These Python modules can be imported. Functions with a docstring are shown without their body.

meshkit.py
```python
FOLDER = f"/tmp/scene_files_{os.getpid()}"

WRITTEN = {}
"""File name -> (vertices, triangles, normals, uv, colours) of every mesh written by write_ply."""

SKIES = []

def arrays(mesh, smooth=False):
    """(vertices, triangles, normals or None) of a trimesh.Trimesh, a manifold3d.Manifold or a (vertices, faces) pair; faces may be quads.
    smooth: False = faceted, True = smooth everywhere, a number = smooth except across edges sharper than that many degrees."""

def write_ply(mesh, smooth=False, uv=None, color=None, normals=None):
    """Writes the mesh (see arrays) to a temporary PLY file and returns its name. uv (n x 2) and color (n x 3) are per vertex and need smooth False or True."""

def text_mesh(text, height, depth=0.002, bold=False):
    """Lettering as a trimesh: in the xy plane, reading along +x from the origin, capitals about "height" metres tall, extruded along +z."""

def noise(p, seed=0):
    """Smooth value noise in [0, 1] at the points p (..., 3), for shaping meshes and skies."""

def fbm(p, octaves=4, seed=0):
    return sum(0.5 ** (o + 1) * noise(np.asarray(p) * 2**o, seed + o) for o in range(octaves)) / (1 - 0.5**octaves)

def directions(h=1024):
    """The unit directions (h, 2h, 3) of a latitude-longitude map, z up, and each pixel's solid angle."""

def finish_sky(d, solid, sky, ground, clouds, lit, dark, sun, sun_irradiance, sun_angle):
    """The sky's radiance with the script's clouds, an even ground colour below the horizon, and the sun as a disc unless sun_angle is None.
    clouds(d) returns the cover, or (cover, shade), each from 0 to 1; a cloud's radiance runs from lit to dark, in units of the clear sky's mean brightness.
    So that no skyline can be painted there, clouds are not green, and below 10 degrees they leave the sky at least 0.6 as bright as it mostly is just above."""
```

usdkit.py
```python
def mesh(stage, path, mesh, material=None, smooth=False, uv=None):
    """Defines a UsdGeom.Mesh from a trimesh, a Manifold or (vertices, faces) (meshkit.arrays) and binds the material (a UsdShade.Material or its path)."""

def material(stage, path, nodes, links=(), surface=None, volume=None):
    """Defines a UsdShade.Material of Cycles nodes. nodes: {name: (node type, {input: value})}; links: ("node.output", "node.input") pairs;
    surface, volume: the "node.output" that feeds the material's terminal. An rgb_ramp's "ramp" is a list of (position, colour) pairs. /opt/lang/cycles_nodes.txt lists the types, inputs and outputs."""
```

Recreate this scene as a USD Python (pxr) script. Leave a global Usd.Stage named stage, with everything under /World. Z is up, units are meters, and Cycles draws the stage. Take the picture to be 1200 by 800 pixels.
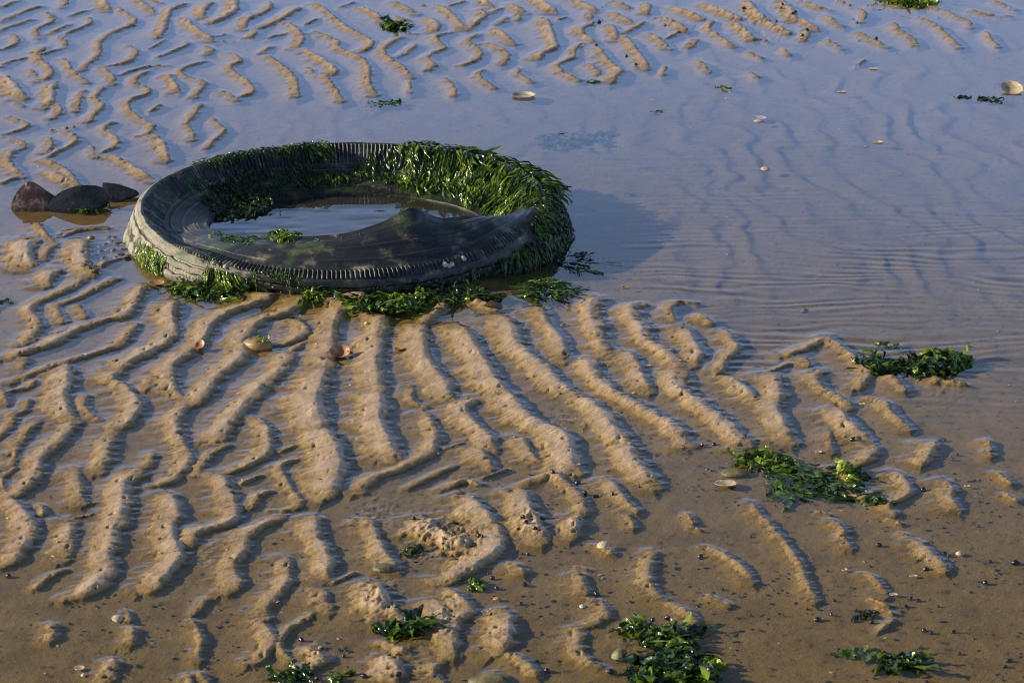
import math
import numpy as np
import trimesh
from scipy.interpolate import PchipInterpolator
from scipy.spatial import cKDTree
from pxr import Usd, UsdGeom, UsdLux, UsdShade, Gf, Sdf, Vt
import usdkit
from meshkit import noise, fbm

stage = Usd.Stage.CreateInMemory()
UsdGeom.SetStageUpAxis(stage, 'Z')
UsdGeom.SetStageMetersPerUnit(stage, 1.0)
UsdGeom.Xform.Define(stage, '/World')
UsdGeom.Scope.Define(stage, '/World/Looks')

# ---------------------------------------------------------------- camera
CAM_H, PITCH, FPX = 1.6, math.radians(18.4), 3600.0      # eye height, tilt down, focal length in pixels of a 1200 wide picture
cam = UsdGeom.Camera.Define(stage, '/World/camera')
cam.CreateHorizontalApertureAttr(36.0)
cam.CreateVerticalApertureAttr(24.0)
cam.CreateFocalLengthAttr(FPX / 1200 * 36.0)
cam.CreateClippingRangeAttr(Gf.Vec2f(0.1, 5000))
cam.CreateFStopAttr(20.0)
cam.CreateFocusDistanceAttr(5.1)
cam.CreateExposureAttr(0.64)
cam.AddTranslateOp().Set(Gf.Vec3d(0, 0, CAM_H))
cam.AddRotateXOp().Set(90 - math.degrees(PITCH))

# ---------------------------------------------------------------- light
SKY_STRENGTH, HAZE = 0.05, (5.3, 8.2, 15.2)      # the haze's brightness, in the units of the clear sky
SUN_EL, SUN_AZ = math.radians(20), math.radians(-87)      # azimuth from +y towards +x: the sun stands to the left
sd = np.array([math.sin(SUN_AZ) * math.cos(SUN_EL), math.cos(SUN_AZ) * math.cos(SUN_EL), math.sin(SUN_EL)])
sun = UsdLux.DistantLight.Define(stage, '/World/sun')
sun.CreateNormalizeAttr(True)
sun.CreateIntensityAttr(1.25)
sun.CreateAngleAttr(0.5)
sun.CreateColorAttr(Gf.Vec3f(1.0, 0.84, 0.60))
rot = Gf.Rotation(Gf.Vec3d(0, 0, -1), Gf.Vec3d(*(-sd)))
sun.AddTransformOp().Set(Gf.Matrix4d().SetRotate(rot))
# clear sky, paler and brighter in an uneven band of haze and thin cloud all round the horizon
usdkit.material(stage, '/World/Looks/sky_look', {
    's': ('sky_texture', {'sky_type': 'single_scattering', 'sun_disc': False, 'sun_elevation': SUN_EL, 'sun_rotation': SUN_AZ, 'aerosol_density': 1.0}),
    'g': ('texture_coordinate', {}), 'x': ('separate_xyz', {}),
    'mp': ('mapping', {'scale': (1.0, 1.0, 3.0)}),
    'n': ('noise_texture', {'scale': 2.6, 'detail': 6, 'roughness': 0.55, 'distortion': 0.6}),
    'c': ('map_range', {'from_min': 0.3, 'from_max': 0.7, 'to_min': -0.04, 'to_max': 0.04}),
    'z': ('math', {'math_type': 'add'}),
    'h': ('rgb_ramp', {'ramp': [(0.0, (0.98,) * 3), (0.20, (0.97,) * 3), (0.26, (0.93,) * 3), (0.30, (0.66,) * 3), (0.345, (0.26,) * 3), (0.40, (0.07,) * 3), (0.47, (0.02,) * 3), (1.0, (0.01,) * 3)]}),
    'm': ('mix', {'color2': HAZE}),
    'b': ('background_shader', {'strength': SKY_STRENGTH})},
    [('g.generated', 'mp.vector'), ('mp.vector', 'n.vector'), ('n.fac', 'c.value'), ('g.generated', 'x.vector'), ('x.z', 'z.value1'), ('c.result', 'z.value2'),
     ('z.value', 'h.fac'), ('h.color', 'm.fac'), ('s.color', 'm.color1'), ('m.color', 'b.color')], surface='b.background')
sky = UsdLux.DomeLight.Define(stage, '/World/sky')
UsdShade.MaterialBindingAPI.Apply(sky.GetPrim()).Bind(UsdShade.Material.Get(stage, '/World/Looks/sky_look'))
sky.GetPrim().SetCustomDataByKey('kind', 'structure')


# ---------------------------------------------------------------- helpers
def ray(px, py):
    x, y = (np.asarray(px, float) - 600) / FPX, (400 - np.asarray(py, float)) / FPX
    c, s = math.cos(PITCH), math.sin(PITCH)
    return np.stack([x, c + y * s, -s + y * c], -1)


def G(px, py, z=0.0):
    """The point at height z that a photograph pixel shows."""
    d = ray(px, py)
    t = (z - CAM_H) / d[..., 2]
    return np.array([0, 0, CAM_H]) + d * np.asarray(t)[..., None]


def scale_at(py):
    """Metres per photograph pixel, across, on the sand at row py."""
    d = ray(600.0, py)
    return float(-CAM_H / d[2] / FPX)


used = {}


def numbered(parent, name):
    k = used.get((parent, name), 0)
    used[(parent, name)] = k + 1
    return f'{parent}/{name}' + (f'_{k:03d}' if k else '')


def tag(prim, label=None, category=None, group=None, kind=None):
    for key, val in (('label', label), ('category', category), ('group', group), ('kind', kind)):
        if val:
            prim.SetCustomDataByKey(key, val)
    return prim


def obj(name, mesh, mat, parent='/World', smooth=True, **tags):
    path = numbered(str(parent), name)
    return tag(usdkit.mesh(stage, path, mesh, mat, smooth=smooth).GetPrim(), **tags)


def thing(name, loc=(0, 0, 0), rotz=0.0, **tags):
    x = UsdGeom.Xform.Define(stage, numbered('/World', name))
    x.AddTranslateOp().Set(Gf.Vec3d(*map(float, loc)))
    if rotz:
        x.AddRotateZOp().Set(float(rotz))
    return tag(x.GetPrim(), **tags)


def copy_of(src, name, loc, rotz=0.0, scale=1.0, tilt=(0, 0), **tags):
    x = UsdGeom.Xform.Define(stage, numbered('/World', name))
    x.AddTranslateOp().Set(Gf.Vec3d(*map(float, loc)))
    x.AddRotateZOp().Set(float(rotz))
    x.AddRotateXYZOp().Set(Gf.Vec3f(tilt[0], tilt[1], 0))
    x.AddScaleOp().Set(Gf.Vec3f(scale, scale, scale))
    x.GetPrim().GetReferences().AddInternalReference(src)
    x.GetPrim().SetInstanceable(True)
    return tag(x.GetPrim(), **tags)


def sstep(a, b, x):
    t = np.clip((x - a) / (b - a), 0, 1)
    return t * t * (3 - 2 * t)


# ---------------------------------------------------------------- materials
def look(name, nodes, links, surface):
    return usdkit.material(stage, f'/World/Looks/{name}', nodes, links, surface=surface)


def plain(name, ramp, scale=60, rough=0.5, bump=0.3, bscale=300, bdist=0.002, spec=0.5, coat=0.0):
    """A mottled surface: noise picks the colour, finer noise gives the relief."""
    return look(name, {
        'g': ('geometry', {}),
        'n': ('noise_texture', {'scale': scale, 'detail': 5, 'roughness': 0.6}),
        'r': ('rgb_ramp', {'ramp': ramp}),
        'm': ('noise_texture', {'scale': bscale, 'detail': 4, 'roughness': 0.65}),
        'b': ('bump', {'strength': bump, 'distance': bdist}),
        'p': ('principled_bsdf', {'roughness': rough, 'specular_ior_level': spec, 'coat_weight': coat, 'coat_roughness': 0.15})},
        [('g.position', 'n.vector'), ('g.position', 'm.vector'), ('n.fac', 'r.fac'), ('r.color', 'p.base_color'),
         ('m.fac', 'b.height'), ('b.normal', 'p.normal')], 'p.BSDF')


look('sand_look', {
    'g': ('geometry', {}), 'x': ('separate_xyz', {}),
    'n': ('noise_texture', {'scale': 14, 'detail': 6, 'roughness': 0.6}),
    'dry': ('rgb_ramp', {'ramp': [(0.25, (0.38, 0.265, 0.145)), (0.5, (0.48, 0.345, 0.20)), (0.75, (0.56, 0.42, 0.26))]}),
    'wet': ('rgb_ramp', {'ramp': [(0.25, (0.185, 0.122, 0.038)), (0.5, (0.258, 0.172, 0.056)), (0.8, (0.325, 0.222, 0.085))]}),
    'w': ('map_range', {'range_type': 'smoothstep', 'from_min': 0.0005, 'from_max': 0.0085, 'to_min': 0.0, 'to_max': 1.0, 'clamp': True}),
    'dz': ('map_range', {'range_type': 'smoothstep', 'from_min': -0.0035, 'from_max': -0.013, 'to_min': 0.0, 'to_max': 1.0, 'clamp': True}),
    'silt': ('mix', {'color2': (0.18, 0.135, 0.088)}),  # sand colour darkened with depth, standing in for light absorbed by the water
    'mx': ('mix', {}),
    'gr': ('noise_texture', {'scale': 620, 'detail': 3, 'roughness': 0.8}),
    'gm': ('map_range', {'from_min': 0.25, 'from_max': 0.75, 'to_min': 0.5, 'to_max': 1.42}),
    'gc': ('combine_color', {}),
    'mg': ('mix', {'mix_type': 'multiply', 'fac': 1.0}),
    'v': ('noise_texture', {'scale': 75, 'detail': 3, 'roughness': 0.6}),
    'vr': ('rgb_ramp', {'ramp': [(0.0, (0.25, 0.24, 0.23)), (0.33, (0.3, 0.29, 0.28)), (0.41, (1, 1, 1)), (1.0, (1, 1, 1))]}),
    'mv': ('mix', {'mix_type': 'multiply'}),
    'wi': ('math', {'math_type': 'multiply_add', 'value2': -0.75, 'value3': 0.75}),
    'f': ('noise_texture', {'scale': 300, 'detail': 5, 'roughness': 0.75}),
    'b': ('bump', {'strength': 0.75, 'distance': 0.0026}),
    'ro': ('map_range', {'from_min': 0.0, 'from_max': 1.0, 'to_min': 0.5, 'to_max': 0.34}),
    'sp': ('map_range', {'from_min': 0.0, 'from_max': 1.0, 'to_min': 0.06, 'to_max': 0.5}),
    'cw': ('map_range', {'range_type': 'smoothstep', 'from_min': -0.0005, 'from_max': 0.001, 'to_min': 0.0, 'to_max': 0.28, 'clamp': True}),
    'cb': ('bump', {'strength': 0.3, 'distance': 0.0015}),
    'p': ('principled_bsdf', {'coat_roughness': 0.3, 'coat_ior': 1.36})},
    [('x.z', 'cw.value'), ('cw.result', 'p.coat_weight'), ('f.fac', 'cb.height'), ('cb.normal', 'p.coat_normal'), ('w.result', 'sp.value'), ('sp.result', 'p.specular_ior_level'), ('g.position', 'x.vector'), ('g.position', 'n.vector'), ('g.position', 'gr.vector'), ('g.position', 'f.vector'), ('g.position', 'v.vector'),
     ('n.fac', 'dry.fac'), ('n.fac', 'wet.fac'), ('x.z', 'w.value'), ('w.result', 'mx.fac'), ('x.z', 'dz.value'), ('dz.result', 'silt.fac'), ('wet.color', 'silt.color1'), ('silt.color', 'mx.color1'), ('dry.color', 'mx.color2'),
     ('gr.fac', 'gm.value'), ('gm.result', 'gc.r'), ('gm.result', 'gc.g'), ('gm.result', 'gc.b'),
     ('mx.color', 'mg.color1'), ('gc.color', 'mg.color2'), ('v.fac', 'vr.fac'), ('w.result', 'wi.value1'), ('wi.value', 'mv.fac'),
     ('mg.color', 'mv.color1'), ('vr.color', 'mv.color2'), ('mv.color', 'p.base_color'),
     ('f.fac', 'b.height'), ('b.normal', 'p.normal'), ('w.result', 'ro.value'), ('ro.result', 'p.roughness')], 'p.BSDF')

look('water_look', {
    'g': ('geometry', {}),
    'mp': ('mapping', {'scale': (60, 22, 60)}),
    'n': ('noise_texture', {'scale': 1.0, 'detail': 3, 'roughness': 0.5}),
    'b': ('bump', {'strength': 0.12, 'distance': 0.0012}),
    'dt': ('vector_math', {'math_type': 'dot_product'}),
    'ab': ('math', {'math_type': 'absolute'}),
    'om': ('math', {'math_type': 'subtract', 'value1': 1.0, 'use_clamp': True}),
    'pw': ('math', {'math_type': 'power', 'value2': 5.0}),
    'fr': ('math', {'math_type': 'multiply_add', 'value2': 0.98, 'value3': 0.02, 'use_clamp': True}),
    't': ('transparent_bsdf', {'color': (0.86, 0.87, 0.85)}),
    's': ('glossy_bsdf', {'color': (1, 1, 1), 'roughness': 0.02}),
    'm': ('mix_closure', {})},
    [('g.position', 'mp.vector'), ('mp.vector', 'n.vector'), ('n.fac', 'b.height'), ('b.normal', 's.normal'),
     ('g.incoming', 'dt.vector1'), ('b.normal', 'dt.vector2'), ('dt.value', 'ab.value1'), ('ab.value', 'om.value2'), ('om.value', 'pw.value1'),
     ('pw.value', 'fr.value1'), ('fr.value', 'm.fac'), ('t.BSDF', 'm.closure1'), ('s.BSDF', 'm.closure2')], 'm.closure')

# ---------------------------------------------------------------- the ripple crests of the beach
# each line: width of the sunlit side, width of the lee side (photograph pixels, read across), then the crest from far to near
RIDGES = """
6 5;47,6 25,14 0,25
6 5;38,22 15,29 -5,37
6 4;22,-1 0,9
7 4;55,13 66,24 40,33 45,44
8 4;80,-4 73,8
4 4;110,10 95,13 80,18
6 4;102,19 109,25 97,31 83,36 72,41
6 4;82,27 65,35 57,39
5 4;68,42 78,50 75,55
14 4;120,-4 128,10
7 5;135,7 150,17 159,22 155,29 140,33 120,43 114,52 117,62 105,72 93,82
9 4;76,68 85,85 103,95
9 4;160,-2 175,8 181,15
12 4;217,4 200,9 195,21 193,33 186,42
6 4;172,-2 190,4 212,3
13 5;247,2 236,11 238,19
15 5;275,-3 278,10 263,19 248,25
14 4;217,20 226,30 243,40 250,46
12 4;300,15 287,24 288,33
4 3;265,39 250,42
3 2;271,46 250,48 230,47
8 4;300,36 294,44 283,43
5 4;218,48 221,52 200,60 185,65
3 2;193,46 180,54 172,56
7 4;150,52 163,60 152,71 138,75 118,77
5 4;200,75 175,76 158,81 140,86
11 4;121,78 133,88 134,97
9 4;173,83 158,90 158,97 176,103 173,110 155,114 146,121 157,134 170,141 181,147 174,156 163,158
8 4;240,71 220,76 208,84 226,91 243,96 233,105 228,113
13 4;197,86 206,98 210,107
9 4;241,53 250,57 243,63
9 4;262,60 280,65 283,72 266,76 276,86 288,93 298,103 294,109 281,112
9 3;260,105 270,110 279,116
8 4;235,121 230,130 221,139 218,146 227,153 226,163
6 3;250,138 257,146 265,150 258,158 247,166 244,172
4 3;187,121 177,129
9 4;124,100 117,106 110,115 122,122 112,131 105,141
8 4;100,105 93,113 90,129
14 5;66,95 60,104 62,115 55,124
6 4;15,39 23,47 13,54 -3,58
10 5;53,54 40,62 47,70 61,80 57,90 45,94
5 4;69,56 53,62 30,67 10,71 0,77
20 6;3,85 18,100 28,112
8 4;35,80 45,90
10 4;68,122 73,130 62,137
5 3;18,119 28,123
6 4;8,135 35,144 28,150 5,156
10 4;15,160 30,167 25,173
3 2;88,147 60,151
7 4;75,151 91,160 86,168 70,175 52,185
12 5;50,185 68,192 80,200 92,217
9 4;57,160 61,170 52,178
7 4;133,142 122,147 121,152 133,158 139,164 133,173 120,176 114,183
6 4;108,171 110,180
14 4;130,180 152,191 168,202 182,210
16 4;184,158 193,168 197,186
4 2;140,150 152,150
12 5;17,174 6,185 18,198 27,205
6 4;22,206 2,213
16 5;57,198 75,208 92,218
8 5;317,2 316,10 307,14 297,19
12 5;350,8 335,18 320,26 300,33
12 4;338,26 354,37 354,48 347,56
4 3;337,38 315,43
6 4;318,53 305,62
11 4;315,65 328,74 338,82 347,93 349,111
14 4;358,56 373,65 385,73 396,81 388,87
9 4;379,85 388,96 396,108 401,117
6 3;360,78 372,88
5 3;372,21 360,27
10 4;368,3 385,13 397,24 411,35 426,41 438,49 431,56 420,60
10 4;370,36 386,42 397,48 394,55 410,61 423,66 433,77 431,87 433,100 441,110
13 4;423,7 440,14 450,23
5 3;415,2 400,7
10 4;461,0 476,8 490,15
6 3;466,19 480,23
14 4;505,20 515,28 510,36
12 4;516,5 531,16 541,27 543,33
5 3;545,1 525,6
5 3;512,4 490,6
8 4;530,37 512,40 509,46 526,55 508,61 498,67 511,75 501,81
5 3;505,37 480,38
9 4;472,42 455,50 446,61 460,70 473,78 483,90
7 4;488,51 480,59 463,66
5 3;479,95 482,107
12 4;563,10 570,18 558,25 550,33
13 4;567,-1 577,7
7 4;588,9 573,15
8 4;562,39 546,46 556,53 565,60 561,69 545,75 534,76
6 3;521,90 532,99 534,111
7 3;567,81 559,86 568,94 581,102
8 4;596,19 584,27
13 4;583,33 598,45 603,50
9 4;567,49 580,52 598,62 590,74
12 4;598,3 617,14
8 4;610,15 608,22
18 5;632,-2 652,12
13 4;673,-2 690,6 702,12
13 5;638,20 644,32 650,47 652,56 635,60 632,67
4 3;665,19 655,22
9 4;691,15 695,24
12 4;695,27 678,33 689,43 699,49
8 4;685,50 672,56 673,67 660,71 651,76 661,85 680,93
6 3;609,79 606,85 615,90 624,95
13 4;700,53 711,67 718,75 730,82 721,88 718,94
7 4;690,73 704,86
11 4;718,13 733,22 745,27
7 4;755,25 743,32 732,38
12 4;716,28 723,38 722,46
12 4;734,42 744,56 754,68 759,79
9 4;722,0 738,8
12 4;760,3 760,14
12 4;787,7 800,11 812,15 824,21
9 4;773,19 792,25 805,36
4 3;795,37 780,45
10 4;762,38 776,48 785,56
9 3;818,46 810,54
14 4;827,3 843,10 866,20
6 3;835,24 828,33 843,42 860,54
7 3;817,69 826,76 832,83
13 4;877,0 886,13 898,23
10 4;863,26 874,36 883,45
5 3;886,44 900,47
4 3;876,60 893,67
5 3;881,84 889,89
5 3;780,78 778,86
12 4;916,0 928,10 933,23
9 4;938,22 950,28 960,34
9 4;900,26 915,32 926,38
9 4;948,35 943,46
10 4;943,0 960,8 973,10
8 4;970,18 975,24 988,30
6 4;1000,8 1015,14 1010,25
6 3;970,46 988,56
8 4;1005,36 1020,45 1040,54
8 4;1048,26 1055,36 1070,44 1075,52
6 4;1077,19 1100,30 1110,41 1125,55
7 4;1085,4 1107,11 1117,17 1137,25 1139,32
6 4;1138,11 1157,17 1185,18
5 3;1155,36 1162,46 1171,54
6 3;1165,0 1191,10
5 3;982,0 996,5
4 3;1014,69 1006,74
5 3;918,57 927,64
9 6;1025,2 1050,7 1075,9
13 5;45,260 50,270 61,281
10 5;125,266 105,267 85,270 72,275
28 9;40,278 30,288 32,300 37,310
12 7;66,284 56,291 48,303
26 7;97,280 96,292 100,310 108,317
6 4;147,300 130,304 118,310
22 8;67,313 60,320 55,332
14 8;98,324 85,334 66,342 50,349 37,356 33,364 48,378 36,392 25,402
10 6;136,325 115,335 97,345 80,352 62,357 70,367 73,376
10 5;92,358 100,370
18 8;167,333 160,347 155,358 145,370 120,373 95,382 75,392 55,404 30,410 8,418
12 8;156,378 150,392 138,404 110,413 82,420 45,433 10,447
26 8;204,352 200,362 205,385 197,398 180,408 165,415 150,422 137,432
13 6;30,418 25,430 22,436
8 6;40,445 33,453 12,457
28 9;80,427 78,447 73,460 77,477 85,492
18 9;85,490 80,503 65,518 48,530 45,540 40,560 22,576 0,583
10 5;35,467 28,480
12 6;47,490 30,505 18,520 17,542 5,548
10 5;0,453 8,472
14 7;18,480 8,500 -4,512
8 4;18,547 5,556
6 4;2,560 5,575
24 8;137,432 128,443 143,447 158,463 163,478 152,491 133,503
18 9;135,502 127,515 122,538 112,552
12 5;100,462 95,475 110,488 118,490
22 8;228,405 213,417 200,427 198,440 203,455 213,466
20 8;217,472 206,488 205,502 219,527 221,540 211,553 196,564 176,567
13 6;178,441 172,455
10 6;178,530 174,545
22 9;283,403 286,415 268,428 253,440 242,455 230,470
8 5;358,400 338,412
22 11;336,411 333,428 313,444 290,467 272,488 258,505 253,516
10 6;266,521 250,527 238,540 230,555
24 8;257,552 268,570 275,590 277,605 270,610 255,615 232,620 218,636
28 9;197,575 205,588 208,602 198,615 205,635 212,650 197,667 185,680 172,688
18 7;87,547 91,560 96,588
20 10;82,608 80,622 77,643 70,655
3 3;113,587 98,590
3 3;108,601 82,606
24 13;163,550 149,559 143,566 142,592 138,610 130,619 131,636 122,648 128,660 120,675 103,692 72,699
26 10;10,582 26,596 37,610 33,627 24,643 15,655 0,660
6 4;48,590 50,600
8 5;75,667 57,673 43,686
7 5;241,700 228,717
9 5;226,726 232,737 236,752 230,762 233,772
11 6;62,730 60,747
10 4;150,715 152,724
12 5;155,735 154,752
13 8;133,775 125,795
8 5;234,787 245,800
12 5;222,790 224,800
22 8;331,604 302,616 285,628 287,640 280,650 270,660 280,684 264,692
22 6;302,488 315,500 313,514 317,524 308,535 288,545 267,551
8 4;344,522 329,527
14 6;361,535 340,539 325,545 333,558 340,570 352,584 350,593 333,597 317,597
6 4;304,556 285,564
9 5;317,575 300,580 295,592
24 10;404,353 394,367 388,386 384,409 381,432
38 11;381,430 375,449 369,465 371,482 379,501
40 11;379,499 392,520 396,531 398,543 392,564 384,576
27 11;444,365 446,378 441,394 440,417 440,438 444,457
34 10;443,455 446,476 442,490 450,503 459,524 463,531
18 9;498,482 508,503 510,516 502,530 481,541 462,551 434,557 418,574
12 5;440,531 424,537
8 6;523,350 513,363 496,377
28 9;494,380 494,400 498,417 508,432 521,446 525,459 531,463
13 6;483,451 480,470 498,474
34 9;542,381 558,409 569,423 575,436 584,449 596,459
36 10;596,458 604,469 613,482 634,494 659,504 665,514 669,528 673,549
24 9;563,465 546,472 542,478 548,489 563,501 575,512 575,526
28 8;559,522 571,537 575,545
6 4;542,518 521,524
8 6;533,545 508,554 477,570
26 12;592,369 600,390 604,403 634,424 644,440 663,453 680,463
26 13;678,462 702,478 718,500 735,521 742,539 758,556 765,567
20 8;632,359 640,378 655,392 659,403 662,420
15 14;698,345 688,361 696,382 700,397 708,411 719,416
18 15;690,418 688,430 711,453 731,466 756,478 786,496 803,519
24 8;733,409 742,418 750,434 760,456
16 14;750,353 736,357 738,372 752,382 750,393 767,403 784,416 794,430
20 16;792,430 788,443 794,453 817,470 834,483 851,497 862,510 870,519
13 5;813,353 792,351 784,361 788,372 798,378
16 7;820,368 833,376
22 6;804,382 809,393 815,403 822,412 813,426
15 6;850,386 857,399 866,405 848,422 842,434
22 8;842,438 858,441 875,456 890,471
24 8;906,437 912,451 914,468 904,470 914,487 921,506 927,516
6 4;910,514 885,514
6 4;925,424 910,431 890,439
14 6;971,392 954,403 921,415
17 6;969,392 986,405 1002,418 1009,426 1021,437 1004,453
12 5;942,418 948,426
17 8;963,433 954,439 958,451 975,460 992,468 994,476
26 8;984,478 996,495 1017,512
12 4;971,502 975,528
16 6;1017,464 1038,468 1042,480 1065,501
16 6;1046,440 1060,455
12 6;1092,441 1106,446 1130,448
18 6;1025,520 1022,537 995,545
26 6;1095,520 1085,538
18 6;1050,550 1070,572 1055,585 1038,588 1047,600
8 4;1025,574 1012,582
5 3;1042,606 1055,611
4 3;1055,622 1062,624
20 7;1072,630 1092,647 1107,665
22 6;1110,562 1117,572 1112,580 1122,594
9 4;1158,515 1162,533
8 4;1168,552 1185,565
8 4;1178,577 1192,584
13 5;975,545 988,550 1005,570
12 5;880,586 888,600 900,610 918,632 930,648 938,660 947,685 955,702
5 3;957,598 971,600
11 5;975,608 991,620 987,626 997,640
13 6;1012,670 1027,675 1037,697
6 4;1020,700 1040,707
6 4;1030,711 1044,716
8 4;1046,725 1034,735
18 7;765,645 761,661 758,679 766,689 777,700
17 7;780,703 798,710 812,721 810,731
14 5;828,638 845,645 861,656 875,668 882,679
8 4;833,696 854,705
18 6;680,672 687,692
17 8;680,697 700,700 712,715 700,727 678,735
17 8;678,735 678,748 675,755 687,772 710,782
12 5;700,637 717,645
6 3;677,662 686,664
20 6;716,561 728,581 744,595
9 4;735,603 742,616
6 3;805,600 812,610
5 3;808,616 820,618
20 8;602,765 612,770 627,786
22 7;611,510 619,526 631,541
16 8;604,568 623,560 648,553 661,562 677,578 686,593 678,603
22 6;677,604 675,616 671,628
30 8;613,574 619,591 627,608 634,620 636,631
34 9;548,578 561,591 575,606 584,620
12 6;560,566 544,562 515,573
4 3;594,549 567,558
28 9;580,605 583,622 587,640 563,657 540,670 520,680
32 9;500,607 507,622 532,627 545,637
25 9;370,605 368,622 382,645 385,660 380,677
20 8;375,688 385,714
8 5;370,715 347,730 332,740 325,757 340,770
20 7;335,652 340,675 325,695 310,710 310,722
22 8;300,725 312,732 322,747 315,760 297,773
22 7;435,610 442,632 450,647 465,662
8 4;433,607 410,610
6 4;415,670 392,680
34 8;440,683 450,700 445,718
18 6;452,705 480,730
32 8;515,705 522,720 530,740
24 8;525,688 540,700 555,715 537,722 527,738 532,763
18 6;447,750 472,760
36 9;460,772 465,785
28 8;595,715 597,750 582,762
18 6;520,770 503,785 515,797
18 6;365,760 385,772 360,783
14 6;582,788 578,800
18 6;605,660 612,668
24 7;312,347 287,358 275,360 247,375 240,394 226,408
22 8;352,352 336,365 307,372 295,382 283,395 284,410
22 8;345,373 362,384 348,396 328,401
14 6;420,346 428,356 430,372
12 6;470,352 480,362
10 5;560,352 580,362
""".strip().splitlines()

# rough places (casts, lumps): photograph pixel, radius in pixels, relief in metres
ROUGH = [(505, 625, 40, .0035), (535, 640, 32, .004), (445, 700, 30, .0035), (520, 730, 30, .003), (625, 612, 28, .0035), (675, 615, 16, .0025), (145, 290, 24, .003),
         (365, 770, 24, .0035), (437, 600, 36, .002), (545, 566, 18, .003), (655, 560, 16, .002), (920, 410, 16, .002), (657, 492, 13, .003), (682, 500, 7, .003),
         (465, 775, 34, .003), (580, 740, 22, .003), (1105, 447, 26, .003), (900, 30, 70, .003), (490, 363, 22, .004), (560, 350, 30, .004), (110, 316, 16, .003),
         (240, 650, 26, .002), (790, 30, 40, .002), (860, 550, 24, .002), (840, 440, 10, .002), (300, 580, 16, .002), (130, 780, 40, .0015), (735, 745, 30, .002)]
# depth of the water over the troughs: photograph pixel and metres
DEPTH = np.array([(900, 200, .014), (1100, 250, .014), (700, 150, .013), (450, 140, .010), (300, 150, .008), (100, 60, .006), (300, 60, .007), (500, 60, .007), (800, 60, .009),
                  (1000, 40, .009), (900, 330, .009), (1150, 380, .008), (1100, 480, .005), (700, 450, .0045), (500, 450, .004), (200, 450, .004), (100, 300, .005), (40, 230, .006),
                  (100, 720, .003), (400, 720, .003), (700, 720, .003), (1000, 680, .003), (1150, 700, .0035), (1150, 600, .004), (720, 280, .010), (400, 250, .016), (300, 560, .0035),
                  (0, 560, .0035), (600, 600, .0035), (900, 560, .004), (200, 250, .006)])


def chaikin(p, n=2):
    for _ in range(n):
        q = np.empty((2 * len(p), p.shape[1]))
        q[0::2][:-1], q[1::2][:-1] = 0.75 * p[:-1] + 0.25 * p[1:], 0.25 * p[:-1] + 0.75 * p[1:]
        p = np.vstack([p[:1], q[:-2], p[-1:]])
    return p


def resample(p, step):
    s = np.r_[0, np.cumsum(np.linalg.norm(np.diff(p, axis=0), axis=1))]
    t = np.linspace(0, s[-1], max(3, int(s[-1] / step) + 1))
    return np.stack([np.interp(t, s, p[:, k]) for k in range(p.shape[1])], 1), t


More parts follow.
